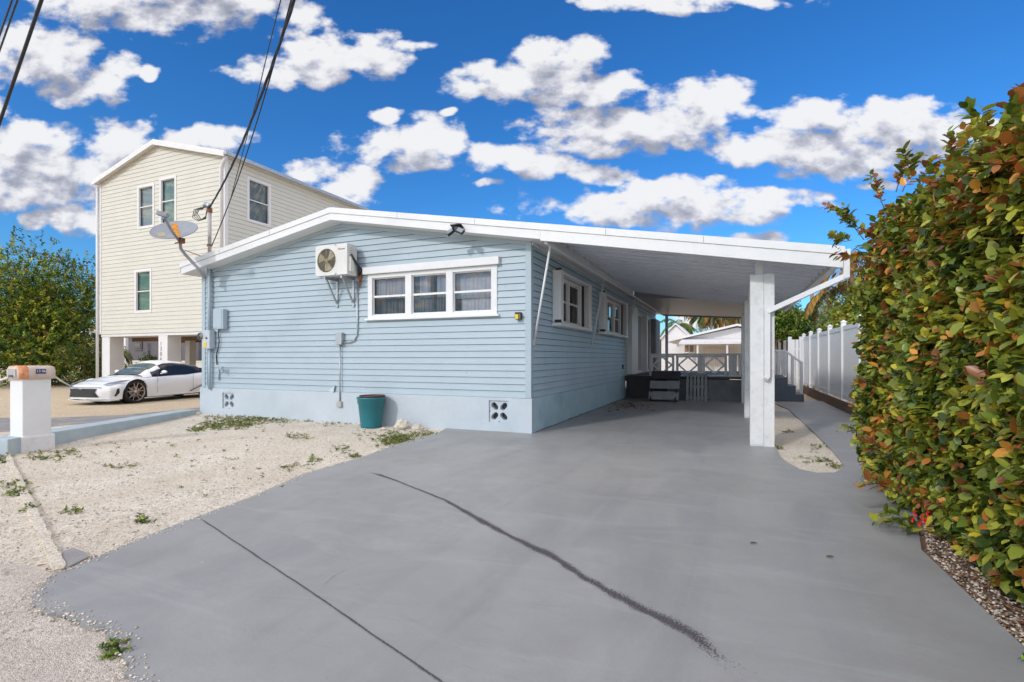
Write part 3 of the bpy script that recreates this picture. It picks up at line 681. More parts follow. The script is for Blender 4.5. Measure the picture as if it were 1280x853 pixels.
M['curtain_dark'] = pm('curtain_grey', (.17, .15, .17), .9, .1, 6)
a, b = pans[0]; curtain(w, a-.1, b+.03, 2.2, 3.1, YF+.16, M['curtain_dark'], 1)
a, b = pans[1]; curtain(w, a-.03, (a+b)/2-.0, 2.2, 3.1, YF+.15, M['curtain_dark'], 2); curtain(w, (a+b)/2+.08, b+.1, 2.2, 3.1, YF+.17, M['curtain_dark'], 4)
a, b = pans[2]; curtain(w, a-.03, b+.1, 2.55, 3.1, YF+.15, M['curtain'], 3, .012); curtain(w, a+.06, b+.1, 2.2, 2.9, YF+.19, M['curtain'], 7, .012)
a, b = pans[0]; curtain(w, a+.02, b+.03, 2.62, 3.1, YF+.11, M['curtain'], 5, .015)
a, b = pans[1]; curtain(w, a+.12, a+.36, 2.6, 3.1, YF+.11, M['curtain'], 8, .015); curtain(w, b-.28, b+.03, 2.6, 3.1, YF+.11, M['curtain'], 9, .015)
# side windows with accordion shutter stacks
PS = lambda u, z, o: (XR+o, u, z)
for (a, b, z0, z1), PN in zip(SW[:2], ([(10.12, 10.94), (11.01, 11.86)], [(13.95, 14.6), (14.8, 15.62), (15.82, 16.62)])):
    L_ = b-a
    w = window_unit(house, PS, a-.02, b+.02, z0-.02, z1+.02, PN, .5, True, fr=.055)
    mb = MB(); mb.box(XR+.036, XR+.06, b-.13, b+.018, z0, z1+.035); mb.build('shutter_shade_strip', M['black'], w)  # black strip standing in for the shaded hollow of the shutter
    mb = MB(); mb.box(XR+.02, XR+.20, a-.14, a+.06, z0-.03, z1+.10); st = mb.build('shutter_stack', M['white'], w, bevel=.012)
    mb = MB()
    for k in range(3): mb.box(XR+.045+k*.05, XR+.075+k*.05, b+.02, b+.034, z0, z1+.07)
    mb.box(XR+.02, XR+.19, b+.035, b+.25, z0-.03, z1+.1); mb.build('shutter_stack', M['white'], w, bevel=.004)
    mb = MB(); mb.box(XR+.02, XR+.17, a+.06, b+.0, z1+.04, z1+.095); mb.box(XR+.02, XR+.20, a-.16, b+.26, z0-.10, z0-.035); mb.build('shutter_track', M['white'], w, bevel=.005)
    mb = MB(); mb.box(XR+.10, XR+.215, a-.16, a-.14, z1+.08, z1+.12); mb.build('latch', M['black'], w)
    mb = MB(); mb.box(XR+.08, XR+.215, a-.17, a-.141, z0-.04, z0+.02); mb.build('latch', M['black'], w)
    curtain_y = None
    mb = MB(); mb.box(XR-.5, XR-.48, a-.4, b+.4, 1.9, 3.3); mb.build('blind_or_backing', M['darkglass'], w)  # dark sheet put in for the dim room behind the glass
# sliding door and its shutters
a, b, z0, z1 = SW[2]
door = window_unit(house, PS, a-.02, b+.02, z0-.02, z1+.02, [(a+.5, a+2.3), (a+2.6, b-.1)], .999, False, name='sliding_door', fr=.06)
mb = MB(); mb.box(XR+.02, XR+.22, 17.75, 18.95, .82, 3.16); mb.build('shutter_stack', M['white'], door, bevel=.01)
mb = MB(); mb.box(XR+.02, XR+.2, 21.2, 21.5, .82, 3.12); mb.build('door_frame', M['white'], door, bevel=.01)
mb = MB(); mb.box(XR+.02, XR+.24, 23.5, 25.0, .82, 3.12); mb.mi = 1
for k in range(24): mb.box(XR+.241, XR+.25, 23.7, 23.95, .95+k*.088, .99+k*.088); mb.box(XR+.241, XR+.25, 24.3, 24.6, .95+k*.088, .99+k*.088)
mb.build('louvre_shutter', [M['greywood'], M['black']], door)
mb = MB(); mb.box(XR-.6, XR-.58, a, b, .8, 3.2); mb.build('blind_or_backing', M['darkglass'], door)  # dark sheet standing for the unlit interior behind the door
mb = MB(); mb.box(XR+.02, XR+.05, 17.05, 17.16, 1.02, 1.16); mb.build('outlet_cover', M['black'], house)

# ================================================================== DECK
deck = thing('deck', (-1.5, 20, 0), 'dark painted raised porch deck behind the carport', 'deck')
mb = MB(); mb.box(-3.3, -.1-.0, 17.50, 25, .0, .72); mb.build('deck_base', M['deckdark'], deck)
mb = MB(); mb.box(-1.95, .62, 17.44, 17.50, .0, .70); mb.build('deck_face', M['deckface'], deck)
mb = MB(); mb.box(-3.3, .66, 17.38, 25.1, .72, .78); mb.box(.66, 1.60, 18.3, 25.1, .72, .775); mb.box(.66, 1.60, 18.34, 25.1, 0, .72); mb.build('deck_floor', M['deckdark'], deck, bevel=.006)
rail = thing('porch_railing', (-1.0, 17.45, .78), 'grey railing with diamond panels along the front of the porch deck', 'railing')
yy = 17.46
xr = [XY(p, yy) for p in (813, 843, 845, 875, 878, 909)]
mb = MB(); mb.box(XY(811, yy), .60, yy-.06, yy+.06, 1.46, 1.525); mb.build('top_rail', M['railwood'], rail, bevel=.005)
mb = MB(); mb.box(XY(813, yy), .60, yy-.02, yy+.03, .80, .85); mb.build('bottom_rail', M['railwood'], rail)
for i in range(3):
    a, b = xr[2*i], xr[2*i+1]; z0, z1 = .852, 1.458; cx = (a+b)/2; cz = (z0+z1)/2; mb = MB()
    for (p, q) in (((a+.04, z0), (a+.04, z1)), ((b-.04, z0), (b-.04, z1))): mb.bar((p[0], yy, p[1]), (q[0], yy, q[1]), .075, .045, (0, 1, 0))
    mb.box(a+.08, b-.08, yy-.02, yy+.02, z1-.06, z1-.002)
    hw = (b-a)/2-.08
    for sx in (-1, 1):
        for sz in (-1, 1): mb.bar((cx, yy-.003*sx, cz+sz*.26), (cx+sx*hw, yy-.003*sx, cz), .05, .035, (0, 1, 0))
    mb.build('diamond_panel', M['railwood'], rail)
mb = MB(); mb.box(XY(911, yy), XY(921, yy), yy-.03, yy+.05, .80, 1.47); mb.build('rail_board', M['worn'], rail)
for p in (813, 876, 925):
    mb = MB(); x = XY(p, yy); mb.box(x-.04, x+.04, yy+.031, yy+.09, .79, 1.46); mb.build('rail_post', M['railwood'], rail)
mb = MB(); x = XY(832.5, 24.0); mb.box(x-.06, x+.06, 24.2, 24.32, .78, 3.3); mb.build('porch_post', M['railwood'], deck)
# wooden steps in front of the deck
st = thing('wooden_steps', (-2.1, 16.8, 0), 'dark grey wooden steps with open risers leading up to the porch deck', 'steps')
xa, xb = XY(812, 16.6), XY(849, 16.6)
for k, (z, y) in enumerate(((.10, 16.35), (.42, 16.62), (.72, 16.9))):
    mb = MB(); T = Matrix.Translation((0, y, z)) @ Matrix.Rotation(math.radians(-25), 4, 'X'); mb.box(xa, xb, 0, .03, 0, .27, T); mb.box(xa, xb, .03, .28, .245, .275, T)
    mb.build('tread', M['greywood'] if k < 2 else M['deckdark'], st, bevel=.004)
for x in (xa+.06, xb-.09):
    mb = MB(); mb.bar((x, 16.36, .03), (x, 17.34, .86), .045, .2, (0, 0, 1)); mb.box(x-.02, x+.05, 16.45, 16.53, .03, .35); mb.build('stringer', M['deckdark'], st)
# slatted panel leaning on the deck
sp = thing('slatted_panel', (-1.4, 17.2, 0), 'grey slatted wooden panel leaning upright against the porch deck', 'wooden panel')
xa, xb = XY(857, 17.1), XY(884.5, 17.1); T = Matrix.Translation((0, 17.12, .03)) @ Matrix.Rotation(math.radians(-11), 4, 'X'); n = 6; wd = (xb-xa)/n
for k in range(n):
    mb = MB(); mb.box(xa+k*wd+.012, xa+(k+1)*wd-.022, 0, .022, 0, .88, T); mb.build('slat', M['greywood'], sp, bevel=.003)
mb = MB(); mb.box(xa, xb, .023, .05, .42, .50, T); mb.box(xa, xb, .023, .05, .78, .86, T); mb.box(xa, xb, .023, .05, .06, .14, T); mb.build('batten', M['greywood'], sp)
# blue-grey side steps
ss = thing('side_steps', (1.5, 18.3, 0), 'blue grey painted wooden steps with white handrail at the right side of the deck', 'steps')
for k, (x, z) in enumerate(((2.04, .26), (1.82, .52), (1.60, .775))):
    mb = MB(); mb.box(.9 if k < 2 else 1.0, x, 18.05+k*.004, 19.2, z-.26 if k else .03, z-.002); mb.build('tread', M['bluestep'], ss, bevel=.008)
mb = MB(); mb.bar((1.62, 19.25, 1.62), (2.14, 19.25, 1.20), .09, .06); mb.bar((.9, 19.25, 1.62), (1.62, 19.25, 1.62), .09, .06); mb.build('handrail', M['white'], ss, bevel=.004)
for x, z0, z1 in ((1.64, .78, 1.62), (1.84, .3, 1.44), (2.10, .03, 1.24)):
    mb = MB(); mb.box(x-.045, x+.045, 19.21, 19.29, z0, z1); mb.build('handrail_post', M['white'], ss, bevel=.004)
mb = MB()
for k in range(6): mb.box(.95+k*.11, 1.04+k*.11, 19.22, 19.25, .82, 1.58)
mb.build('rail_boards', M['railwood'], ss)

# ================================================================== FENCE
fence = thing('vinyl_fence', (2.75, 14, 0), 'tall white vinyl privacy fence along the side path', 'fence')
ys = [24.4-2.06*i for i in range(13)]
for i, y in enumerate(ys):
    mb = MB(); mb.box(2.69, 2.81, y-.06, y+.06, .0, 2.34); mb.build('fence_post', M['vinyl'], fence, bevel=.006)
    mb = MB(); mb.box(2.675, 2.825, y-.075, y+.075, 2.341, 2.365); mb.lathe([(.085, .365), (.0, .41)], (2.75, y, 2.0), 4, (0, 0, 1), (1, 1, 0), False); mb.build('post_cap', M['vinyl'], fence)
    if i < len(ys)-1:
        y1 = y-.065; y0_ = ys[i+1]+.065; mb = MB(); mb.box(2.725, 2.775, y0_, y1, .30, .42); mb.box(2.725, 2.775, y0_, y1, 2.12, 2.24)
        k = 0; n = 12
        for k in range(n):
            a = y0_+(y1-y0_)*k/n; b = y0_+(y1-y0_)*(k+1)/n; mb.box(2.738, 2.762, a+.004, b-.004, .42, 2.12); mb.box(2.742, 2.758, a, b, .421, 2.119)
        mb.build('fence_panel', M['vinyl'], fence)
for i in range(5):
    y1 = 24.4-i*4.9; mb = MB(); mb.box(2.615, 2.66, y1-4.88, y1, -.03, .285-.01*(i % 2)); mb.build('base_board', M['timber'], fence, bevel=.005)
gate = thing('white_gate', (2.2, 24.6, 0), 'white upright gate boards closing the far end of the side path', 'gate')
for k in range(4):
    mb = MB(); x = 2.18+k*.14; mb.box(x, x+.12 if k else x+.14, 24.55, 24.6, .05, 2.15+(.12 if k in (0, 3) else 0)); mb.build('gate_board', M['vinyl'], gate, bevel=.004)
for z in (.5, 1.7):
    mb = MB(); mb.box(2.18, 2.69, 24.6, 24.64, z, z+.1); mb.build('gate_rail', M['vinyl'], gate)

# ================================================================== THINGS ON THE FRONT WALL
ac = thing('air_conditioner', (-7.6, 8.4, 3.1), 'white outdoor air conditioner unit on brackets high on the blue front wall', 'air conditioner')
ax0, ax1, ay0, ay1, az0, az1 = -8.04, -7.20, 8.255, 8.55, 3.10, 3.73
fc = (-7.745, 3.415); R_ = .245
mb = MB(); mb.box(ax0, ax1, ay0+.02, ay1, az0, az1)
# front sheet with round opening
n = 32; vs = []; fs = []
fx0, fx1 = ax0, ax0+.56
for k in range(n):
    a = 2*math.pi*k/n; c, s = math.cos(a), math.sin(a)
    sx = (fx1-fc[0])/c if c > 0 else (fx0-fc[0])/c if c < 0 else 9; sz = (az1-fc[1])/s if s > 1e-9 else (az0-fc[1])/s if s < -1e-9 else 9
    q = min(abs(sx), abs(sz)); vs += [(fc[0]+c*R_, ay0, fc[1]+s*R_), (fc[0]+c*q, ay0, fc[1]+s*q), (fc[0]+c*R_, ay0+.018, fc[1]+s*R_)]
for k in range(n): j = (k+1) % n; fs += [(3*k, 3*j, 3*j+1, 3*k+1), (3*k, 3*k+2, 3*j+2, 3*j)]
mb.add(vs, fs); mb.box(fx1+.004, ax1, ay0-.002, ay0+.0195, az0, az1); mb.box(ax0, fx1, ay0+.001, ay0+.019, az1, az1+.006)
casing = mb.build('casing', M['ac'], ac, bevel=.0)
mb = MB(); mb.lathe([(R_, 0), (.0, .0)], (fc[0], ay0+.0185, fc[1]), 32, (0, -1, 0)); mb.build('fan_recess', M['black'], ac)
mb = MB()
for k in range(3):
    a = k*2.094+.4; vs = []
    for r, t0, t1 in ((.03, -.3, .3), (.14, -.25, .75), (.225, -.05, .8)):
        for t in (t0, (t0+t1)/2, t1): vs.append((fc[0]+r*math.cos(a+t), ay0+.004+.012*((t-t0)/(t1-t0)), fc[1]+r*math.sin(a+t)))
    mb.add(vs, [(0, 1, 4, 3), (1, 2, 5, 4), (3, 4, 7, 6), (4, 5, 8, 7)])
mb.lathe([(.045, 0), (.045, .015), (.0, .018)], (fc[0], ay0+.017, fc[1]), 16, (0, -1, 0)); mb.build('fan', M['tan'], ac)
mb = MB()
for r in [.03+.0165*i for i in range(14)]:
    mb.tube([(fc[0]+r*math.cos(t*.2618), ay0-.006, fc[1]+r*math.sin(t*.2618)) for t in range(25)], .0018, 4, False)
for k in range(8):
    a = k*math.pi/4; mb.tube([(fc[0]+.02*math.cos(a), ay0-.008, fc[1]+.02*math.sin(a)), (fc[0]+R_*math.cos(a), ay0-.008, fc[1]+R_*math.sin(a))], .003, 4)
mb.build('fan_grille', M['tan'], ac)
mb = MB(); mb.box(ax1, ax1+.045, ay0+.05, ay0+.17, az0+.06, az0+.36)
for k in range(5): mb.box(ax1, ax1+.02, ay0+.05, ay0+.22, az1-.08-k*.05, az1-.055-k*.05)
mb.build('valve_cover', M['ac'], ac, bevel=.006)
text('lettering', 'Pioneer', .058, Matrix.Translation((ax1-.14, ay0-.003, az1-.105)) @ Matrix.Rotation(math.pi/2, 4, 'X'), M['textred'], ac)
for x in (-7.80, -7.36):
    mb = MB(); mb.bar((x, ay1+.085, 3.07), (x, ay1+.085, 2.47), .05, .03, (0, 1, 0)); mb.bar((x, ay1+.07, 3.055), (x, ay0+.0, 3.055), .04, .05); mb.bar((x, ay1+.065, 2.56), (x, ay0+.06, 3.035), .03, .03)
    mb.build('bracket', M['galv'], ac)
mb = MB(); mb.box(-7.98, -7.26, ay0+.04, ay0+.08, 3.081, 3.099); mb.box(-7.98, -7.26, ay1-.08, ay1-.04, 3.081, 3.099); mb.build('support_bar', M['galv'], ac)
mb = MB(); mb.tube([(ax1+.03, 8.34, 3.52), (ax1+.06, 8.40, 3.42), (ax1+.06, 8.50, 3.33), (ax1+.10, 8.58, 3.22), (ax1+.03, 8.60, 3.12)], .018, 8); mb.tube([(ax1+.03, 8.36, 3.45), (ax1+.08, 8.5, 3.3), (ax1+.04, 8.58, 3.12)], .026, 8); mb.build('refrigerant_line', M['black'], ac)
mb = MB(); mb.tube([(ax1+.03, 8.60, 3.16), (ax1+.0, 8.60, 3.05)], [.035, .02], 8); mb.tube([(ax1+.05, 8.60, 3.14), (ax1+.03, 8.60, 2.86)], [.03, .012], 8); mb.build('line_sleeve', M['rust'], ac)
jb = thing('junction_box', (-7.69, 8.6, 1.8), 'small grey electrical junction box with conduit on the front wall below the air conditioner', 'junction box')
mb = MB(); mb.box(-7.77, -7.61, 8.545, 8.635, 1.67, 1.93); mb.build('box', M['galv'], jb, bevel=.01)
mb = MB(); mb.tube([(-7.25, 8.62, 3.0), (-7.245, 8.62, 2.0), (-7.26, 8.62, 1.86), (-7.33, 8.615, 1.76), (-7.45, 8.61, 1.72), (-7.61, 8.60, 1.72)], .016, 8); mb.tube([(-7.69, 8.60, 1.67), (-7.69, 8.59, .44)], .014, 8); mb.build('conduit', M['galv'], jb)
mb = MB(); mb.box(-7.76, -7.63, 8.56, 8.612, .34, .46); mb.build('outlet_box', M['concrete'], jb, bevel=.005)

fl = thing('floodlight', (-4.64, 8.25, 3.72), 'black twin head floodlight with small panel under the front roof edge', 'floodlight')
mb = MB(); T = Matrix.Translation((-4.64, 8.24, 3.80)) @ Matrix.Rotation(math.radians(-20), 4, 'X'); mb.box(-.11, .11, -.07, .06, 0, .015, T); mb.build('panel', M['black'], fl)
mb = MB(); mb.box(-4.68, -4.60, 8.20, 8.30, 3.70, 3.80); mb.build('mount', M['black'], fl, bevel=.01)
for s in (-1, 1):
    mb = MB(); T = Matrix.Translation((-4.64+s*.10, 8.19, 3.70)) @ Matrix.Rotation(s*.5, 4, 'Y') @ Matrix.Rotation(-.5, 4, 'X'); mb.box(-.07, .07, -.03, .02, -.05, .05, T); mb.mi = 1; mb.box(-.06, .06, -.034, -.031, -.04, .04, T); mb.build('lamp_head', [M['black'], M['lamp']], fl)
wl = thing('wall_light', (-3.56, 8.62, 2.15), 'tiny black and yellow light on the blue front wall near the corner', 'wall light')
mb = MB(); mb.box(-3.62, -3.51, 8.55, 8.64, 2.09, 2.22); mb.build('housing', M['black'], wl, bevel=.008)
mb = MB(); mb.box(-3.61, -3.55, 8.545, 8.549, 2.095, 2.18); mb.box(-3.52, -3.515, 8.545, 8.549, 2.1, 2.19); mb.build('lens', M['yellow'], wl)

# electric service on the left corner
ms = thing('service_mast', (-11.7, 8.56, .6), 'rusty electric service mast rising through the left roof edge beside the satellite dish', 'service mast')
mx, my = -11.72, 8.575
mb = MB(); mb.tube([(mx, my, 3.56), (mx, my, 4.2), (mx, my, 5.0)], .042, 12); mb.build('pipe', M['rustpipe'], ms)
mb = MB(); mb.tube([(mx, my, 3.56), (mx, my, 2.06)], .040, 12); mb.tube([(mx, my, 1.62), (mx, my, .62)], .036, 12); mb.tube([(mx-.12, my+.04, 3.4), (mx-.12, my+.04, .7)], .016, 8); mb.build('conduit', M['siding'], ms)
mb = MB(); mb.lathe([(.06, -.06), (.062, .02), (.05, .05)], (mx, my, 5.0), 12); mb.build('rust_collar', M['rust'], ms)
mb = MB(); mb.tube([(mx, my, 5.03), (mx-.03, my, 5.13), (mx-.12, my, 5.16), (mx-.2, my, 5.10)], [.055, .06, .055, .05], 10); mb.build('weatherhead', M['galv'], ms)
mb = MB()
for k in range(4):
    z = 5.08-k*.02; mb.tube([(mx-.18, my-.02*k, z), (mx-.34-.03*k, my-.03*k, z+.02), (mx-.45, my-.04*k, z-.12-.02*k), (mx-.30, my-.03*k, z-.28), (mx-.14, my, z-.22), (mx-.02, my-.05, z-.02), (mx+.1, my-.06, z+.02)], .009, 6)
mb.build('drip_loops', M['cable'], ms)
mb = MB(); mb.lathe([(.06, 0), (.06, .03)], (mx, my, 4.12), 12); mb.tube([(mx-.10, my, 4.13), (mx+.1, my, 4.13)], .01, 6); mb.build('clamp', M['rust'], ms)
mt = thing('electric_meter', (-11.72, 8.5, 1.8), 'pale blue electric meter box with yellow tag beside the left wall conduit', 'electric meter')
mb = MB(); mb.box(-11.86, -11.60, 8.48, 8.63, 1.61, 2.06); mb.build('meter_box', M['found'], mt, bevel=.012)
mb = MB(); mb.lathe([(.0, .13), (.07, .125), (.085, .09), (.09, 0)], (-11.86, 8.52, 1.92), 16, (-1, -.35, 0)); mb.build('meter_dial', M['glass'], mt)
mb = MB(); mb.lathe([(.07, 0), (.07, .06), (.0, .07)], (-11.86, 8.53, 1.92), 14, (-1, -.35, 0)); mb.build('meter_face', M['concrete'], mt)
mb = MB(); mb.box(-11.80, -11.70, 8.470, 8.479, 1.64, 1.76); mb.build('tag', M['yellow'], mt)
mb = MB(); mb.lathe([(.025, 0), (.025, .02), (0, .025)], (-11.70, 8.48, 1.87), 10, (0, -1, 0)); mb.build('lock_ring', M['rust'], mt)
bb = thing('breaker_box', (-11.36, 8.56, 2.3), 'pale blue painted breaker box on the front wall near the left corner', 'breaker box')
mb = MB(); mb.box(-11.50, -11.16, 8.50, 8.635, 2.08, 2.56); mb.build('box', M['siding'], bb, bevel=.015)
mb = MB(); mb.box(-11.49, -11.20, 8.492, 8.4995, 2.11, 2.53); mb.build('cover', M['siding'], bb, bevel=.002)
mb = MB(); mb.tube([(-11.46, 8.62, 2.08), (-11.44, 8.60, 1.95), (-11.42, 8.60, 1.78), (-11.47, 8.61, 1.60), (-11.55, 8.62, 1.45), (-11.52, 8.62, 1.22)], .013, 6); mb.build('cable', M['cable'], bb)
tp = thing('garden_tap', (-11.3, 8.6, 1.1), 'painted outdoor tap with pipe low on the front wall above the left vent', 'tap')
mb = MB(); mb.tube([(-11.42, 8.62, 1.12), (-11.3, 8.55, 1.12), (-11.22, 8.53, 1.10), (-11.2, 8.53, 1.03)], .024, 8); mb.tube([(-11.46, 8.62, 1.14), (-11.46, 8.62, .85)], .018, 8); mb.build('pipe', M['siding'], tp)
mb = MB(); mb.lathe([(.045, 0), (.045, .02), (.0, .025)], (-11.22, 8.51, 1.15), 10, (0, -.3, 1)); mb.build('handle', M['galv'], tp)

# satellite dish
ds = thing('satellite_dish', (-11.5, 8.25, 3.35), 'grey satellite dish with rust stains on a bent pole at the left roof corner', 'satellite dish')
def dp(px, py, Y): return atY(px, py, Y)
mb = MB(); mb.tube([dp(257, 348, 8.24), dp(247, 335, 8.12), dp(232, 319, 7.95), dp(226, 311, 7.85), dp(225, 301, 7.78)], .034, 10); mb.build('pole', M['grey_metal'], ds)
mb = MB(); mb.box(-11.60, -11.38, 8.25, 8.275, 3.34, 3.52); mb.build('mount_plate', M['grey_metal'], ds)
mb = MB(); mb.tube([dp(231, 313, 7.9), dp(250, 320, 8.27)], .010, 6); mb.build('brace', M['rust'], ds)
cen = dp(217.5, 287, 7.75); vw = -Vector((cen.x, cen.y, cen.z-H)).normalized(); r_ = vw.cross(Vector((0, 0, 1))).normalized()*-1; r_ = Vector((0, 0, 1)).cross(vw).normalized(); u_ = vw.cross(r_)
ax = (r_*.955+u_*.30).normalized(); mi = (u_*.955-r_*.30).normalized()
nrm = (vw*.40+mi*.917).normalized(); sec = nrm.cross(ax).normalized()
def disc(mb, R1, R2, dep, off, n=40, rings=7):
    vs = []; fs = []
    for i in range(rings+1):
        q = i/rings
        for k in range(n):
            a = 2*math.pi*k/n; vs.append(cen+ax*(math.cos(a)*R1*q)+sec*(math.sin(a)*R2*q)+nrm*(dep*(q*q-1)+off))
    for i in range(rings):
        for k in range(n): fs.append((i*n+k, i*n+(k+1) % n, (i+1)*n+(k+1) % n, (i+1)*n+k))
    mb.add(vs, fs, True)
RR = .475
mb = MB(); disc(mb, RR, RR*.95, .07, 0); disc(mb, RR, RR*.95, .07, -.012); dsh = mb.build('reflector', M['dish'], ds, recalc=False)
mb = MB(); pts_ = [cen+ax*(math.cos(a*.157)*RR)+sec*(math.sin(a*.157)*RR*.95)-nrm*.006 for a in range(41)]; mb.tube(pts_, .011, 6, False); mb.build('rim', M['grey_metal'], dsh)
def stain(name, ca, cs, ra, rs, mat, seed):
    vs = [cen+ax*ca+sec*cs+nrm*(.07*((ca*ca+cs*cs)/RR**2-1)+.010)]; n = 26
    for k in range(n):
        a = 2*math.pi*k/n; q = 1+.45*noise.noise(Vector((math.cos(a)*1.8, math.sin(a)*1.8, seed))); x = ca+math.cos(a)*ra*q; y = cs+math.sin(a)*rs*q
        vs.append(cen+ax*x+sec*y+nrm*(.07*((x*x+y*y)/RR**2-1)+.008))
    m = MB(); m.add(vs, [(0, k+1, (k+1) % n+1) for k in range(n)]); m.build(name, mat, dsh)
M['stain'] = pm('rust_stain', (.62, .24, .03), .85, .35, 14, dirt=(.50, .34, .08), dirtamt=.8, dscale=9)
M['stain2'] = pm('yellow_stain', (.40, .36, .24), .85, .2, 14)
sgn = 1 if sec.z < 0 else -1
stain('rust_stain', .02, sgn*.13, .07, .27, M['stain'], 1); stain('rust_stain', .03, sgn*-.24, .07, .13, M['stain'], 5); stain('yellow_stain', -.27, sgn*.08, .08, .13, M['stain2'], 3)
mb = MB(); mb.tube([dp(225, 303, 7.74), dp(214, 288, 7.35), dp(206, 273, 7.05)], .028, 8); mb.build('feed_arm', M['grey_metal'], ds)
mb = MB(); c = dp(203.5, 268, 7.0); T = Matrix.Translation(c) @ Matrix.Rotation(.55, 4, 'Z') @ Matrix.Rotation(.25, 4, 'Y'); mb.box(-.11, .11, -.06, .06, -.05, .05, T); mb.lathe([(.045, 0), (.045, .07)], c+Vector((.0, .02, -.11)), 10); mb.build('receiver', M['dish'], ds, bevel=.02)
mb = MB(); c = dp(226.5, 301, 7.74); mb.box(c.x-.045, c.x+.055, c.y-.05, c.y+.06, c.z-.06, c.z+.06); mb.tube([c+Vector((-.15, -.05, -.06)), c+Vector((.09, .03, .0))], .014, 6); mb.build('pivot_bracket', M['rust'], ds, bevel=.015)

# service drop cables
def sag(a, b, s, n=24):
    a = Vector(a); b = Vector(b); return [a+(b-a)*(i/n)-Vector((0, 0, s*4*(i/n)*(1-i/n))) for i in range(n+1)]
A0 = Vector((mx+.08, my-.05, 5.06))
def thru(px, py, t): r = ray(px)*t; return Vector((r.x, r.y, H+(447-py)/640*t))
P1 = thru(368, 0, 7.2); P2 = thru(351, 0, 7.25)
cb = thing('service_cable', A0, 'twisted black power cable sagging from the rusty mast up over the roof', 'cable', None)
d = (P1-A0); m1 = thru(312, 158, 9.6)
def bez(a, m, b, ext, n=30):
    out = [a*(1-t)**2+m*2*t*(1-t)+b*t*t for t in [i/n for i in range(n+1)]]; e = (out[-1]-out[-2]).normalized(); return out+[out[-1]+e*ext*.5+Vector((0, 0, -.1)), out[-1]+e*ext]
q = bez(A0, thru(306, 190, 10.1), P1, 9)
mb = MB()
for k in range(3):
    mb.tube([p+Vector((.018*math.cos(i*.9+k*2.09), .018*math.sin(i*.9+k*2.09), .018*math.sin(i*.9+k*2.09))) for i, p in enumerate(q)], .011, 6)
mb.build('strand', M['cable'], cb)
cb2 = thing('phone_cable', (mx, my, 4.13), 'thin black cable running from the lower mast clamp up beside the twisted cable', 'cable')
mb = MB(); mb.tube(bez(Vector((mx+.08, my, 4.13)), thru(312, 200, 10.2), thru(364, 0, 7.3), 9), .011, 6); mb.build('strand', M['cable'], cb2)
cb3 = thing('phone_cable', (mx, my, 4.5), 'thinnest dark cable left of the twisted cable, joining it above the roof', 'cable')
mb = MB(); mb.tube(bez(thru(322, 120, 9.6), thru(333, 70, 8.8), P2, 9, 12), .008, 6); mb.tube([thru(322, 120, 9.6), thru(305, 185, 10.4), thru(288, 250, 11.4)], .008, 6); mb.build('strand', M['cable'], cb3)
for i, (a, b, r, lab) in enumerate((((52, 0), (0, 152), .022, 'thick black street cable crossing the top left corner, rightmost of the three there'), ((22, 0), (0, 62), .012, 'thin street cable at the top left edge, middle one of the three there'), ((15, 0), (-6, 60), .012, 'thin street cable at the top left edge, leftmost of the three there'))):
    p = thru(*a, 7.0); q_ = thru(*b, 8.0); e = (q_-p); st_ = p-e*4; en = q_+e*5
    c = thing('street_cable', p, lab, 'cable', 'street cables overhead'); mb = MB(); mb.tube(sag(st_, en, .0), r, 6); mb.build('strand', M['cable'], c)

# pot and rocks
pot = thing('plant_pot', (-6.63, 8.30, .01), 'empty teal plastic plant pot holding a brown pot against the blue front wall', 'plant pot')
mb = MB(); mb.lathe([(0, 0), (.20, 0), (.205, .02), (.255, .47), (.27, .48), (.27, .56), (.285, .57), (.285, .60), (.265, .60), (.25, .50), (.19, .05)], (-6.63, 8.30, .01), 36); mb.build('outer_pot', M['teal'], pot)
mb = MB(); mb.lathe([(.15, .2), (.235, .60), (.25, .605), (.255, .635), (.235, .635), (.215, .55)], (-6.61, 8.31, .01), 32); mb.build('inner_pot', M['brownpot'], pot)
mb = MB(); mb.lathe([(.22, .555), (.1, .565), (.0, .56)], (-6.61, 8.31, .01), 24); mb.build('soil', M['soil'], pot)
def rock(x, y, s, label, seed):
    t = thing('rock', (x, y, 0), label, 'rock'); bm = bmesh.new(); bmesh.ops.create_icosphere(bm, subdivisions=3, radius=1)
    vs = [v.co.copy() for v in bm.verts]; fs = [[v.index for v in f.verts] for f in bm.faces]; bm.free()
    out = []
    for v in vs:
        q = 1+.35*noise.noise(v*1.3+Vector((seed, 0, 0)))+.18*noise.noise(v*3.5+Vector((seed, 3, 0)))
        out.append((x+v.x*s[0]*q, y+v.y*s[1]*q, s[2]*.8+v.z*s[2]*q))
    m = MB(); m.add(out, fs, False); m.build('stone', M['rock'], t)
rock(-5.92, 8.33, (.15, .12, .11), 'largest pale coral rock on the gravel right of the teal pot', 1)
rock(-5.62, 8.42, (.10, .08, .06), 'smaller pale rock right of the largest coral rock by the wall', 5)
rock(-6.17, 8.1, (.05, .05, .03), 'small brown stone between the teal pot and the coral rock', 9)
rock(-7.1, 8.50, (.06, .04, .04), 'small broken rubble stone left of the teal pot', 12)

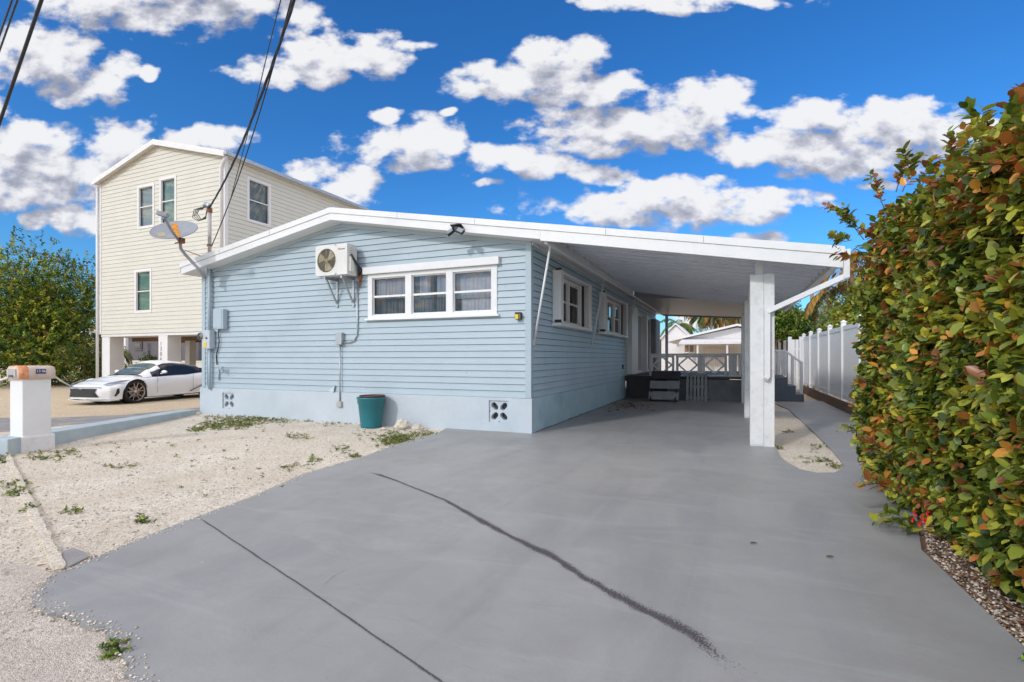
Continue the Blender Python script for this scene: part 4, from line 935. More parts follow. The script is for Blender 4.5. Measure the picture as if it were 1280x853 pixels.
# mailbox pillar, low wall, ropes
lw = thing('low_wall', (-10.5, 6, 0), 'low pale blue concrete garden wall leading from the mailbox pillar to the house', 'low wall')
a = Vector((-9.46, 3.86)); b = Vector((-12.15, 8.55)); d2 = (b-a).normalized(); n2 = Vector((d2.y, -d2.x))
mb = MB(); w_ = .20; k = 14; vs = []
for i in range(k+1):
    p = a+(b-a)*i/k; h = .235-.12*i/k+.006*noise.noise(Vector((i*.7, 0, 0)))
    for q, z in ((p+n2*.0, -.1), (p+n2*.0, h), (p-n2*w_*2.0, h), (p-n2*w_*2.0, -.1)): vs.append((q.x, q.y, z))
fs = [(4*i+j, 4*i+j+1, 4*i+j+5, 4*i+j+4) for i in range(k) for j in range(3)]+[(0, 1, 2, 3), (4*k+3, 4*k+2, 4*k+1, 4*k)]
mb.add(vs, fs); mb.build('wall_body', M['kerb'], lw, bevel=.01)
pl = thing('mailbox_pillar', (-9.72, 4.22, .2), 'square white painted masonry pillar standing on the low blue wall', 'pillar')
px0, py0 = -9.76, 4.25; s = .175
mb = MB(); mb.box(px0-s, px0+s, py0-s, py0+s, .05, 1.08); mb.build('shaft', M['white'], pl, bevel=.012)
mb = MB(); mb.box(px0-s-.03, px0+s+.035, py0-s-.03, py0+s+.04, -.06, .235); mb.build('base', M['worn'], pl, bevel=.025)
mbx = thing('mailbox', (px0, py0, 1.09), 'rounded mailbox with peeling orange and beige coating on top of the white pillar', 'mailbox')
def arch(mb, y0, y1, hw, zb, zh, rr, n=14, sagg=.0):
    prof = [(-hw, 0)]+[(-hw+rr*(1-math.cos(t)), zh-rr+rr*math.sin(t)) for t in [i/6*math.pi/2 for i in range(7)]]+[(hw-rr*(1-math.cos(t)), zh-rr+rr*math.sin(t)) for t in [i/6*math.pi/2 for i in range(6, -1, -1)]]+[(hw, 0)]
    vs = []; m = len(prof)
    for j in range(n+1):
        y = y0+(y1-y0)*j/n; e = 1-.22*(abs(2*j/n-1)**6)
        for x, z in prof: q = 1+.03*noise.noise(Vector((x*6, y*7, z*6))); vs.append((px0+x*e*q, y, zb+z*(1-.25*(1-e))*q))
    fs = [(j*m+i, j*m+i+1, (j+1)*m+i+1, (j+1)*m+i) for j in range(n) for i in range(m-1)]+[list(range(m))[::-1], [n*m+i for i in range(m)]]+[(j*m, (j+1)*m, (j+1)*m+m-1, j*m+m-1) for j in range(n)]
    mb.add(vs, fs, True)
mb = MB(); arch(mb, py0-.215, py0+.235, .205, 1.075, .20, .09); mb.build('box', M['skin'], mbx)
mb = MB(); arch(mb, py0-.212, py0-.09, .208, 1.083, .195, .09, 6); mb.build('peeling_patch', M['peel'], mbx)
mb = MB(); mb.box(px0-.11, px0+.11, py0-.230, py0-.214, 1.11, 1.23); mb.build('door', M['concrete'], mbx, bevel=.01)
mb = MB(); mb.box(px0-.05, px0+.05, py0-.242, py0-.231, 1.11, 1.14); mb.build('latch', M['navy'], mbx)
mb = MB(); mb.box(px0+.206, px0+.216, py0-.03, py0+.09, 1.155, 1.225); mb.build('number_plate', M['navy'], mbx)
text('house_number', '13 06', .05, Matrix.Translation((px0+.2175, py0+.03, 1.192)) @ Matrix.Rotation(math.pi/2, 4, 'Z') @ Matrix.Rotation(math.pi/2, 4, 'X'), M['textwhite'], mbx, .001)
r1 = thing('rope', (-9.8, 4.5, 1.2), 'white rope running from the mailbox right towards the tree', 'rope', None)
mb = MB(); mb.tube(sag((px0, py0+.225, 1.17), thru(116, 482, 23), .22), .014, 6); mb.build('strand', M['rope'], r1)
r2 = thing('rope', (-9.8, 4.0, 1.15), 'white rope running from the mailbox off the left edge', 'rope', None)
mb = MB(); mb.tube(sag((px0-.1, py0-.21, 1.11), thru(-40, 482, 7.9), .03), .016, 6); mb.build('strand', M['rope'], r2)

# ================================================================== CAR
def make_car():
    th = math.radians(-82); cen_ = Vector((-18.34, 11.45, -.035))
    car = thing('sports_car', cen_, 'white low two door sports coupe with alloy wheels parked before the stilt house', 'car', None, th)
    ORG[car.name] = Vector((0, 0, 0))
    WR = .355; FX, RXx = 1.44, -1.43
    # stations along x: nose 2.38 to tail -2.38
    def lerp(t, tab):
        for (a, va), (b, vb) in zip(tab, tab[1:]):
            if a <= t <= b:
                k = (t-a)/(b-a); k = k*k*(3-2*k) if True else k
                return va+(vb-va)*k
        return tab[0][1] if t < tab[0][0] else tab[-1][1]
    halfw = [(-2.38, .70), (-2.2, .84), (-1.7, .95), (-1.2, .96), (-.6, .90), (.2, .885), (.9, .91), (1.4, .955), (1.9, .93), (2.15, .84), (2.3, .68), (2.38, .50)]
    sill = [(-2.38, .42), (-2.2, .26), (-1.7, .20), (0, .17), (1.6, .17), (2.1, .15), (2.38, .17)]
    belt = [(-2.38, .80), (-2.0, .92), (-1.3, .94), (-.3, .86), (.7, .83), (1.3, .80), (1.9, .68), (2.2, .60), (2.38, .52)]
    mid = [(-2.38, .86), (-2.0, .985), (-1.4, 1.0), (.6, .90), (1.0, .88), (1.5, .82), (2.0, .70), (2.25, .62), (2.38, .54)]
    xs = [-2.38+4.76*i/110 for i in range(111)]
    prof = [(0, 1.0), (.12, .985), (.30, .97), (.5, 1.0), (.68, .995), (.84, .965), (.93, .90), (1.0, .72)]   # (height frac sill->belt, width frac)
    vs = []; m = None
    for x in xs:
        w = lerp(x, halfw); zb = lerp(x, sill); zt = lerp(x, belt); zm = lerp(x, mid); zs = zb
        for c in (FX, RXx):
            dx = abs(x-c)
            if dx < WR+.045: zs = max(zs, math.sqrt((WR+.045)**2-dx*dx)+WR)
        row = []
        for f, q in prof:
            z = zb+(zt-zb)*f; z = max(z, min(zs, zt-.03+.03*f)) if f < .93 else z
            row.append((w*q*(.94+.06*math.sin(min(f*2, 1)*1.57)), z))
        row += [(w*.5, zm-.02*(1)), (0, zm)]
        full = [(x, y, z) for y, z in row]+[(x, -y, z) for y, z in row[-2::-1]]
        m = len(full); vs += full
    fs = [(i*m+j, (i+1)*m+j, (i+1)*m+j+1, i*m+j+1) for i in range(len(xs)-1) for j in range(m-1)]
    fs += [list(range(m)), [(len(xs)-1)*m+j for j in range(m)][::-1]]
    mb = MB(); mb.add(vs, fs, True); body = mb.build('body', M['carpaint'], car, recalc=True)
    # greenhouse
    gx = [(-1.95, .92, .0), (-1.5, 1.03, .0), (-1.0, 1.20, 0), (-.5, 1.31, 0), (-.1, 1.345, 0), (.2, 1.335, 0), (.45, 1.25, 0), (.75, 1.10, 0), (1.12, .90, 0)]
    def gh(x):
        return lerp(x, [(a, b) for a, b, _ in gx])
    N = 40; vs = []; rows = 9
    for i in range(N+1):
        x = -1.95+3.07*i/N; zt = gh(x); z0 = min(lerp(x, belt)-.02, zt); wb = lerp(x, halfw)*.86; wt = .56 if abs(x) < .6 else .56
        for j in range(rows):
            t = j/(rows-1); ang = t*math.pi; c = math.cos(ang); s_ = math.sin(ang)
            y = c*(wb*(1-s_)+wt*s_)*(1.0); y = math.copysign(abs(c)**.55*wb*(1-.22*s_), c); z = z0+(zt-z0)*(s_**.62)
            vs.append((x, y, z))
    mb = MB(); fs = []; mats = []
    for i in range(N):
        x = -1.95+3.07*(i+.5)/N
        for j in range(rows-1):
            side = j in (0, 1, 6, 7)
            mi = 0
            if side and -1.45 < x < .80 and not (j in (1, 6) and not -1.0 < x < .42): mi = 1
            if not side and (x > .42 or x < -.85): mi = 2
            mb.mi = mi; mb.f.append([i*rows+j, (i+1)*rows+j, (i+1)*rows+j+1, i*rows+j+1]); mb.m.append(mi); mb.sm.append(True)
    mb.v = vs
    mb.build('cabin', [M['carpaint'], M['darkglass'], M['wind']], car, recalc=True)
    # roof panel and pillars as painted shells
    # grille
    def nose(y): 
        y = abs(y); return lerp(y, [(0, 2.40), (.45, 2.395), (.58, 2.345), (.70, 2.285), (.80, 2.20), (.9, 2.0)])
    vs = []; nn2 = 20
    for i in range(nn2+1):
        t = -1+2*i/nn2
        for z, hw in ((.235, .60), (.30, .55), (.38, .50), (.45, .52), (.49, .56)): vs.append((nose(t*hw)+.02, t*hw, z))
    mb = MB(); mb.add(vs, [(5*i+j, 5*i+j+1, 5*i+j+6, 5*i+j+5) for i in range(nn2) for j in range(4)], True); mb.build('grille', M['black'], car)
    vs = []
    for i in range(nn2+1):
        t = -1+2*i/nn2
        for z, hw in ((.515, .66), (.54, .67)): vs.append((nose(t*hw)+.022, t*hw, z))
    mb = MB(); mb.add(vs, [(2*i, 2*i+1, 2*i+3, 2*i+2) for i in range(nn2)], True); mb.build('grille_bar', M['chrome2'], car)
    mb = MB()
    for s_ in (-1, 1): mb.bar((2.40, 0, .13), (2.13, s_*.85, .13), .16, .02)
    mb.build('front_lip', M['carpaint'], car)
    for s_ in (-1, 1):
        mb = MB(); mb.add([(2.26, s_*.60, .575), (2.20, s_*.72, .60), (1.80, s_*.905, .665), (1.60, s_*.90, .725), (1.86, s_*.80, .715), (2.12, s_*.66, .655)], [(0, 1, 2, 3, 4, 5)]); 
        mb.v = [(x+.012, y*1.012, z+.012) for x, y, z in mb.v]; mb.build('headlight', M['lamp'], car)
        mb = MB(); mb.add([(2.10, s_*.875, .26), (2.06, s_*.90, .25), (1.98, s_*.945, .36), (1.99, s_*.945, .50), (2.05, s_*.93, .48), (2.07, s_*.91, .36)], [(0, 1, 2, 3, 4, 5)]); mb.v = [(x+.02, y*1.015, z) for x, y, z in mb.v]; mb.build('side_vent', M['black'], car)
        mb = MB(); mb.bar((.62, s_*.93, .90), (.60, s_*1.06, .95), .06, .02); mb.lathe([(0, -.13), (.04, -.115), (.055, 0), (.04, .115), (0, .13)], (.58, s_*1.02, .96), 10, (.25, 1, 0)); mb.build('mirror', M['carpaint'], car)
        mb = MB(); mb.bar((.72, s_*.899, .28), (.72, s_*.906, .84), .006, .006); mb.bar((-.62, s_*.92, .30), (-.62, s_*.928, .86), .006, .006); mb.build('door_seam', M['textgrey'], car)
        mb = MB(); mb.bar((-.50, s_*.918, .26), (-.98, s_*.955, .46), .012, .03); mb.build('sill_vent', M['black'], car)
    for cx in (FX, RXx):
        for s_ in (-1, 1):
            y = s_*.80; mb = MB(); mb.lathe([(WR-.07, -.11), (WR-.02, -.12), (WR, -.09), (WR, .09), (WR-.02, .12), (WR-.07, .11)], (cx, y, WR), 36, (0, 1, 0)); t = mb.build('wheel', M['rubber'], car)
            mb = MB(); R2 = WR-.065; mb.lathe([(R2, -.11*1), (R2+.012, -.11), (R2+.012, .11), (R2, .11), (R2-.01, .1), (R2-.01, -.1)], (cx, y, WR), 32, (0, 1, 0))
            o = s_*.09
            for k in range(5):
                for dd in (-.17, .17):
                    a = k*2*math.pi/5+.3; p = Vector((cx+.05*math.cos(a), y+o*.8, WR+.05*math.sin(a))); e = Vector((cx+R2*math.cos(a+dd*1.5), y+o, WR+R2*math.sin(a+dd*1.5))); mb.bar(p, e, .022, .026, (0, 1, 0))
            mb.lathe([(.055, -.02), (.05, .02), (0, .025)], (cx, y+o, WR), 14, (0, s_, 0)); mb.build('rim', M['chrome'], t)
            mb = MB(); mb.lathe([(.17, 0), (.0, 0)], (cx, y+s_*.03, WR), 24, (0, 1, 0)); mb.build('brake_disc', M['grey_metal'], t)
            mb = MB(); mb.lathe([(WR+.04, 0), (0, 0)], (cx, s_*.62, WR), 24, (0, 1, 0)); mb.build('wheel_well', M['black'], car)
    mb = MB(); mb.box(-2.1, 2.15, -.72, .72, .14, .24); mb.build('underbody', M['black'], car)
    return car
M['wind'] = pm('windscreen', (.10, .13, .11), .06, .4, 2, spec=.8)
make_car()

# ================================================================== NEIGHBOUR ON STILTS
nb = thing('stilt_house', (-22.8, 14.3, 0), 'tall cream clapboard house on white pillars behind the sports car', 'house')
NX0, NX1, NYF, NYB, NZ0, NE, NR = -26.95, -18.65, 14.3, 27.0, 2.47, 9.5, 10.62; ncx = (NX0+NX1)/2-.0
sl = (NR-NE)/((NX1-NX0)/2)
wins = [(XY(172.5, NYF), XY(193.5, NYF), 7.06, 8.98), (XY(200, NYF), XY(221, NYF), 7.06, 9.12), (XY(169, NYF), XY(190, NYF), 3.35, 5.28)]
mb = MB(); siding(mb, lambda u, z, o: (u, NYF-o, z), lambda z: max(NX0, ncx-(NR-z)/sl), lambda z: min(NX1, ncx+(NR-z)/sl), NZ0, NR-.01, .178, [(a+.03, b-.03, c+.03, d+.03-.06) for a, b, c, d in wins], .014)
mb.build('wall', [M['beige'], M['bjoint']], nb, recalc=False)
sw_ = (15.3, 16.5, 7.1, 9.0)
mb = MB(); siding(mb, lambda u, z, o: (NX1+o, u, z), lambda z: NYF, lambda z: NYB, NZ0, NE+.02, .178, [(sw_[0]+.03, sw_[1]-.03, sw_[2]+.03, sw_[3]-.03)], .014)
mb.build('wall', [M['beige'], M['bjoint']], nb, recalc=False)
mb = MB(); mb.box(NX0, NX0+.1, NYF+.05, NYB, NZ0, NE); mb.box(NX0, NX1, NYB-.1, NYB, NZ0, NE); mb.box(NX0+.02, NX1-.02, NYF+.02, NYB, NZ0-.12, NZ0+.0); mb.box(NX0+.1, NX1-.1, NYF+.1, NYB, 5.7, 5.8); mb.build('rear_wall', M['nwhite'], nb)
for q_ in ((NX1-.09, NX1+.03, NYF-.03, NYF+.12, NZ0, NE), (NX0-.03, NX0+.1, NYF-.03, NYF+.1, NZ0, NE)):
    mb = MB(); mb.box(*q_); mb.build('corner_board', M['nwhite'], nb)
mb = MB(); e = .22; rt = lambda x: NR+.14-sl*abs(x-ncx)
mb.prism([(NX0-e, rt(NX0-e)-.16), (ncx, rt(ncx)-.16), (NX1+e, rt(NX1+e)-.16), (NX1+e, rt(NX1+e)), (ncx, rt(ncx)), (NX0-e, rt(NX0-e))], NYF-e, NYB+e, 'y'); mb.build('roof', M['nwhite'], nb)
mb = MB(); mb.prism([(NX0-e-.01, rt(NX0-e)-.24), (ncx, rt(ncx)-.24), (NX1+e+.01, rt(NX1+e)-.24), (NX1+e+.01, rt(NX1+e)-.07), (ncx, rt(ncx)-.07), (NX0-e-.01, rt(NX0-e)-.07)], NYF-e-.03, NYF-e, 'y'); mb.build('fascia', M['nwhite'], nb)
mb = MB(); mb.box(NX1+e, NX1+e+.12, NYF-e, NYB, rt(NX1+e)-.16, rt(NX1+e)-.02); mb.build('gutter', M['galv'], nb)
mb = MB(); mb.tube([(NX1+e, NYF-.1, 9.4), (NX1+.0, NYF-.1, 9.2), (NX1-.12, NYF-.1, 8.95), (NX1-.12, NYF-.1, 2.5)], .05, 8); mb.tube([(NX0-.08, NYF-.08, 9.3), (NX0-.08, NYF-.08, .1)], .06, 8); mb.build('downspout', M['nwhite'], nb)
for i, (a, b, c, d_) in enumerate(wins):
    w = window_unit(nb, lambda u, z, o: (u, NYF-o, z), a, b, c, d_, [(a+.11, b-.11)], .5, True, fr=.11, mat=M['nwhite'])
    mb = MB(); mb.box(a-.1, b+.1, NYF+.12, NYF+.14, c-.1, d_+.1); mb.build('blind_or_backing', [M['blind_or_backing'], M['blind_or_backing2'], M['greenglass']][i], w)
w = window_unit(nb, lambda u, z, o: (NX1+o, u, z), *sw_, [(sw_[0]+.11, sw_[1]-.11)], .5, True, fr=.11, mat=M['nwhite'])
mb = MB()
for k in range(34): mb.box(NX1-.16, NX1-.13, sw_[0], sw_[1], sw_[2]+.05+k*.056, sw_[2]+.09+k*.056)
mb.build('blind_or_backing', M['blind_or_backing'], w)
pil = []
for x, y in ((NX0+.32, NYF+.35), (XY(203, NYF), NYF+.32), (NX1-.35, NYF+.35), (-26.6, 17.6), (-25.2, 17.4), (-22, 20)):
    mb = MB(); mb.box(x-.30, x+.30, y-.30, y+.30, -.1, NZ0-.12) if y < 15 else mb.box(x-.17, x+.17, y-.17, y+.17, -.1, NZ0-.12); pil.append(mb.build('pillar', M['nwhite'], nb, bevel=.01))
x, y = XY(203, NYF), NYF+.32
xx = x-.12
for k, ch in enumerate('1306'): text('house_number', ch, .26, Matrix.Translation((xx, y-.306, 1.98-k*.22)) @ Matrix.Rotation(math.pi/2, 4, 'X'), M['textgrey'], pil[1], .004)
mb = MB(); mb.box(-25.0, -18.75, 18.2, 26.8, -.05, NZ0-.125); mb.build('storage_room', M['brownwall'], nb)
mb = MB(); mb.box(-24.2, -22.6, 18.15, 18.19, 0, 2.1); mb.box(-21.4, -20.2, 18.15, 18.19, .6, 2.0); mb.build('storage_door', M['darkglass'], nb)
mb = MB(); mb.box(NX0+.1, NX1-.1, 15.6, 15.8, NZ0-.30, NZ0-.125); mb.box(NX0+.1, NX1-.1, 17.6, 17.75, NZ0-.30, NZ0-.125); mb.build('floor_beam', M['timber'], nb)

def simple_house(name, x0, x1, y0, y1, wz, rz_, wall, roofm, label, axis='y', over=.4, winds=(), dark='darkglass', posts=None):
    t = thing(name, ((x0+x1)/2, y0, 0), label, 'house'); mb = MB()
    if axis == 'y': mb.prism([(x0, -.1), (x1, -.1), (x1, wz), ((x0+x1)/2, rz_-.1), (x0, wz)], y0, y1, 'y')
    else: mb.prism([(y0, -.1), (y1, -.1), (y1, wz), ((y0+y1)/2, rz_-.1), (y0, wz)], x0, x1, 'x')
    mb.build('wall', M[wall], t)
    mb = MB(); c = (x0+x1)/2 if axis == 'y' else (y0+y1)/2; h = (x1-x0)/2 if axis == 'y' else (y1-y0)/2; s_ = (rz_-wz)/h; ee = h+over
    pr = [(c-ee, wz-s_*over), (c, rz_), (c+ee, wz-s_*over), (c+ee, wz-s_*over+.14), (c, rz_+.14), (c-ee, wz-s_*over+.14)]
    if axis == 'y': mb.prism(pr, y0-over, y1+over, 'y')
    else: mb.prism(pr, x0-over, x1+over, 'x')
    rf = mb.build('roof', M[roofm], t)
    if axis == 'x':
        mb = MB(); n = int((x1-x0)/.5)
        for k in range(n):
            x = x0+k*.5; mb.bar((x, c-ee, wz-s_*over+.15), (x, c, rz_+.15), .04, .04)
        mb.build('roof_seam', M[roofm], rf)
    for (a, b, z0_, z1_) in winds:
        mb = MB(); mb.box(a-.08, b+.08, y0-.05, y0-.002, z0_-.08, z1_+.08); f = mb.build('window', M['nwhite'], t)
        mb = MB(); m_ = (a+b)/2; mb.box(a, m_-.03, y0-.06, y0-.051, z0_, z1_); mb.box(m_+.03, b, y0-.06, y0-.051, z0_, z1_); mb.build('pane', M[dark], f)
    return t
gh_ = simple_house('grey_house', -62, -31.5, 30.5, 42, 3.9, 6.6, 'greywall', 'metalroof', 'dark grey house with pale metal roof seen behind the stilt house pillars', 'x', .6, [])
def onY(px, py, Y): p = atY(px, py, Y); return p
a_ = onY(170.5, 422, 30.5); b_ = onY(177, 436, 30.5)
mb = MB(); mb.box(a_.x-.15, b_.x+.15, 30.40, 30.49, b_.z-.15, a_.z+.15); f = mb.build('window', M['greywall'], gh_)
mb = MB(); mb.box(a_.x, b_.x, 30.36, 30.395, b_.z, (a_.z+b_.z)/2-.05); mb.box(a_.x, b_.x, 30.36, 30.395, (a_.z+b_.z)/2+.05, a_.z); mb.build('pane', M['darkglass'], f)
mb = MB(); mb.box(-62, -31.5, 29.0, 29.2, -.1, 1.0); mb.box(-62, -31.5, 28.95, 29.25, 1.0, 1.12); mb.build('porch_wall', M['cream'], gh_)
for p in (109, 116, 158, 222, 240): 
    mb = MB(); x = XY(p, 28.9); mb.box(x-.22, x+.22, 28.7, 28.94, -.1, 3.7); mb.build('porch_post', M['nwhite'], gh_)
# far houses on the right
wh = simple_house('white_house', XY(846, 42), XY(1004, 42), 42, 60, 2.75, 3.75, 'nwhite', 'nwhite', 'low white house with broad pale roof beyond the porch railing', 'y', .7)
a_, b_ = onY(856, 432, 42), onY(867, 440, 42)
mb = MB(); mb.box(a_.x-.1, b_.x+.1, 41.9, 41.98, b_.z-.1, a_.z+.1); f = mb.build('window', M['nwhite'], wh)
mb = MB(); m_ = (a_.x+b_.x)/2; mb.box(a_.x, m_-.05, 41.86, 41.895, b_.z, a_.z); mb.box(m_+.05, b_.x, 41.86, 41.895, b_.z, a_.z); mb.build('pane', M['brownwall'], f)
mb = MB(); mb.box(XY(878, 42), XY(912, 42), 41.93, 41.98, .3, 2.15); x0_ = XY(878, 42)
mb.mi = 1
for k in range(16): mb.box(x0_+.05+k*.16, x0_+.11+k*.16, 41.90, 41.93, .3, 2.12)
mb.build('blind_or_backing', [M['cream'], M['nwhite']], wh)
mb = MB(); mb.prism([(39.2, 2.35), (42, 2.75), (42, 2.85), (39.2, 2.48)], XY(850, 40), XY(1000, 40), 'x'); mb.build('porch_awning', M['nwhite'], wh)
for p in (872, 909, 975):
    mb = MB(); x = XY(p, 39.4); mb.box(x-.06, x+.06, 39.35, 39.45, -.1, 2.36); mb.build('porch_post', M['nwhite'], wh)
simple_house('white_cottage', XY(822, 52), XY(868, 52), 52, 60, 2.9, 4.6, 'nwhite', 'nwhite', 'small white gabled cottage at the far left end of the porch view', 'y', .3, [])
rh = simple_house('shed_house', XY(972, 30), XY(1001, 30), 30, 38, 2.45, 2.9, 'brownwall', 'nwhite', 'brown slatted building with white roof beyond the blue grey steps', 'y', .35)
for p in (974, 981, 988, 996):
    mb = MB(); x = XY(p, 29.8); mb.box(x-.07, x+.07, 29.75, 29.9, 0, 2.4); mb.build('post', M['worn'], rh)
mb = MB(); p0 = atY(806, 430, 45); mb.box(atY(821, 430, 45).x, atY(826, 430, 45).x, 45, 45.4, 0, 2.9); mb.build('dark_post', M['black'], thing('dark_tower', (p0.x, 45, 0), 'dark upright chimney like block far behind the porch door', 'post'))

# ================================================================== VEGETATION
crown_tree('bushy_tree', (-33.6, 14.6, -.05), 1.0, (-34.2, 14.8, 3.1), (4.2, 3.6, 3.9), 9500, .15, [(.06, .12, .015), (.13, .20, .02), (.25, .30, .03), (.42, .40, .04), (.17, .10, .02)], (4, 5, 4, 2, 1), 'large dense dark green tree at the left edge behind the mailbox', 'tree', per=8, lumps=22, limbs=14, seed=3)
crown_tree('shrub', (-28.9, 14.6, -.05), .5, (-28.8, 14.6, 1.0), (1.2, 1.1, 1.0), 700, .11, GREENS+[(.3, .14, .03)], (3, 3, 2, 1, 1), 'lower leafy bush between the large left tree and the car', 'shrub', tr=.05, lumps=6, limbs=3, seed=5)
palm((-34.6, 18.0, 0), 1.3, (0, 0), 12, 1.9, 'short palm with drooping fronds between the left tree and the first white pillar', None, .35, 4, tr=.12)
palm((-36, 20.0, 0), 1.9, (0, 0), 9, 1.5, 'short palm with arching green fronds seen between the two white pillars', None, .1, 14, tr=.12)
crown_tree('shrub', (XY(187, 17.5), 17.5, -.05), .5, (XY(187, 17.5), 17.5, .9), (.45, .45, .7), 300, .12, GREENS, (3, 3, 2, 1), 'green shrub left of the numbered pillar under the stilt house', 'shrub', tr=.05, lumps=5, limbs=3, seed=6)
crown_tree('shrub', (XY(163, 17.0), 17.0, -.05), .4, (XY(163, 17), 17.0, .45), (.7, .5, .4), 250, .12, GREENS, (4, 3, 1, 1), 'low dark shrub behind the car bonnet', 'shrub', tr=.05, lumps=5, limbs=3, seed=7)
# right-hand background
PAL = [(848, 406, 63, 13, .05, (.35, -.1)), (878, 392, 66, 14, .25, (0, 0)), (890, 390, 64, 13, .3, (0, 0)), (904, 395, 70, 10, .6, (0, 0)), (924, 393, 64, 14, .6, (0, 0)), (866, 378, 72, 12, .3, (0, 0))]
labs = ['wind-blown green palm, leftmost of the palms seen over the porch railing', 'palm with pale double trunk behind the porch, second from the left', 'palm with thick brown trunk behind the middle of the porch', 'palm with thin dark trunk and dry brown crown behind the white house', 'palm with orange brown fronds nearest the carport columns', 'tall palm whose crown hides behind the porch roof edge']
for i, (px, py, Y, nf, dry, wd) in enumerate(PAL):
    p = atY(px, py, Y); palm((p.x-.3, Y, 0), p.z, (.3, 0), nf+6, 2.7, labs[i], 'palms behind the porch', dry, 20+i, wd, tr=.17)
p = atY(1044, 362, 25); palm((p.x-.9, 25, 0), p.z, (.9, 0), 17, 2.0, 'leaning palm with dry orange fronds beyond the white fence', None, .7, 31, (.1, 0), tr=.13)
p = atY(1062, 318, 24); palm((p.x+.3, 24, 0), p.z, (-.3, 0), 14, 1.8, 'taller palm with yellow green fronds just left of the hedge top', None, .5, 33, (-.1, 0), tr=.11)
mb = MB(); p = atY(1015, 366, 34); up = thing('utility_pole', (p.x, 34, 0), 'slim brown pole standing against the sky beyond the fence', 'pole'); mb.tube([(p.x, 34, 0), (p.x, 34, 6.3)], [.13, .09], 8); mb.build('shaft', M['brownwall'], up)
BUSH = [(972, 404, 28, 1.2, 1.4), (986, 402, 27.5, 1.1, 1.3), (1003, 408, 27, 1.3, 1.2), (1018, 412, 26.5, 1.0, 1.0), (1035, 402, 25, 1.3, 1.3), (1052, 398, 23, 1.3, 1.3), (1072, 392, 20, 1.2, 1.3), (1092, 392, 17, 1.2, 1.4), (958, 404, 28, 1.3, 1.5)]
bl = ['dark green shrub right behind the white column', 'broad leafy green shrub above the white gate', 'bright green shrub above the far end of the fence', 'rust coloured shrub above the far fence posts', 'green and blue green shrub over the fourth fence post', 'feathery pale green shrub over the fifth fence post', 'yellow green shrub above the fence beside the hedge', 'tall green bush over the fence mostly behind the hedge', 'dark tree hidden behind the carport columns']
for i, (px, py, Y, rx_, rz_) in enumerate(BUSH):
    p = atY(px, py, Y); pal = [GREENS, GREENS, GREENS, [(.28, .12, .03), (.2, .15, .03), (.1, .12, .02), (.35, .2, .04)], [(.10, .17, .09), (.05, .11, .03), (.12, .17, .03), (.15, .2, .12)], [(.16, .22, .12), (.12, .18, .06), (.2, .24, .1), (.25, .25, .05)], [(.3, .3, .03), (.14, .18, .02), (.2, .22, .02), (.3, .16, .03)], GREENS, GREENS][i]
    crown_tree('background_shrub', (max(p.x, 1.0) if Y < 25 else p.x, Y, 0), 1, (p.x, Y, p.z-.55), (rx_, rx_, rz_), 1300, .13, [tuple(q*1.35 for q in c) for c in pal], (3, 3, 3, 2), bl[i], 'shrub', 'shrubs beyond the white fence', tr=.07, lumps=8, limbs=0, seed=40+i, clipx=3.15 if Y < 25.5 else None, clipz=2.35 if Y > 25.5 else None)

# hedge ------------------------------------------------------------
hg = thing('hedge', (2.0, 5.0, 0), 'tall clipped hedge of green, yellow and russet leaves along the right driveway edge', 'hedge')
HY0, HY1 = 1.7, 7.0
def hxl(y, z):
    b = 1.46+.09*noise.noise(Vector((y*1.1, z*1.1, 2)))+.06*noise.noise(Vector((y*3, z*3, 5)))
    b -= .06*math.exp(-((z-1.0)/.5)**2)
    if z < .25: b += (.25-z)*.25
    if z > 2.45: b += (z-2.45)*.4
    return b
def hy1(z, x): return HY1+.12*noise.noise(Vector((x*1.5, z*1.3, 8)))-max(0, .5-z)*.5-(max(0, z-2.4))*.35
def htop(x, y): return 2.60+.075*(min(y, 6.2)-3)+.14*noise.noise(Vector((x*1.2, y*1.3, 4)))+.10*noise.noise(Vector((x*4, y*4, 1)))
P = []; O = []
for _ in range(5200):     # driveway side
    y = random.uniform(HY0, HY1); z = random.uniform(.06, htop(1.5, y)); x = hxl(y, z)+abs(random.gauss(0, .085)); P.append((x, y, z)); O.append((-1, -.15, .15))
for _ in range(1300):     # far end
    x = random.uniform(1.4, 2.62); z = random.uniform(.2, htop(x, HY1)); P.append((x, hy1(z, x)-abs(random.gauss(0, .08)), z)); O.append((-.2, 1, .15))
for _ in range(1700):     # top
    x = random.uniform(1.45, 2.62); y = random.uniform(HY0, HY1-.2); P.append((x, y, htop(x, y)-abs(random.gauss(0, .10)))); O.append((-.1, 0, 1))
for _ in range(500):
    x = random.uniform(1.4, 2.62); z = random.uniform(.2, 2.6); P.append((x, HY0+abs(random.gauss(0, .06)), z)); O.append((0, -1, .1))
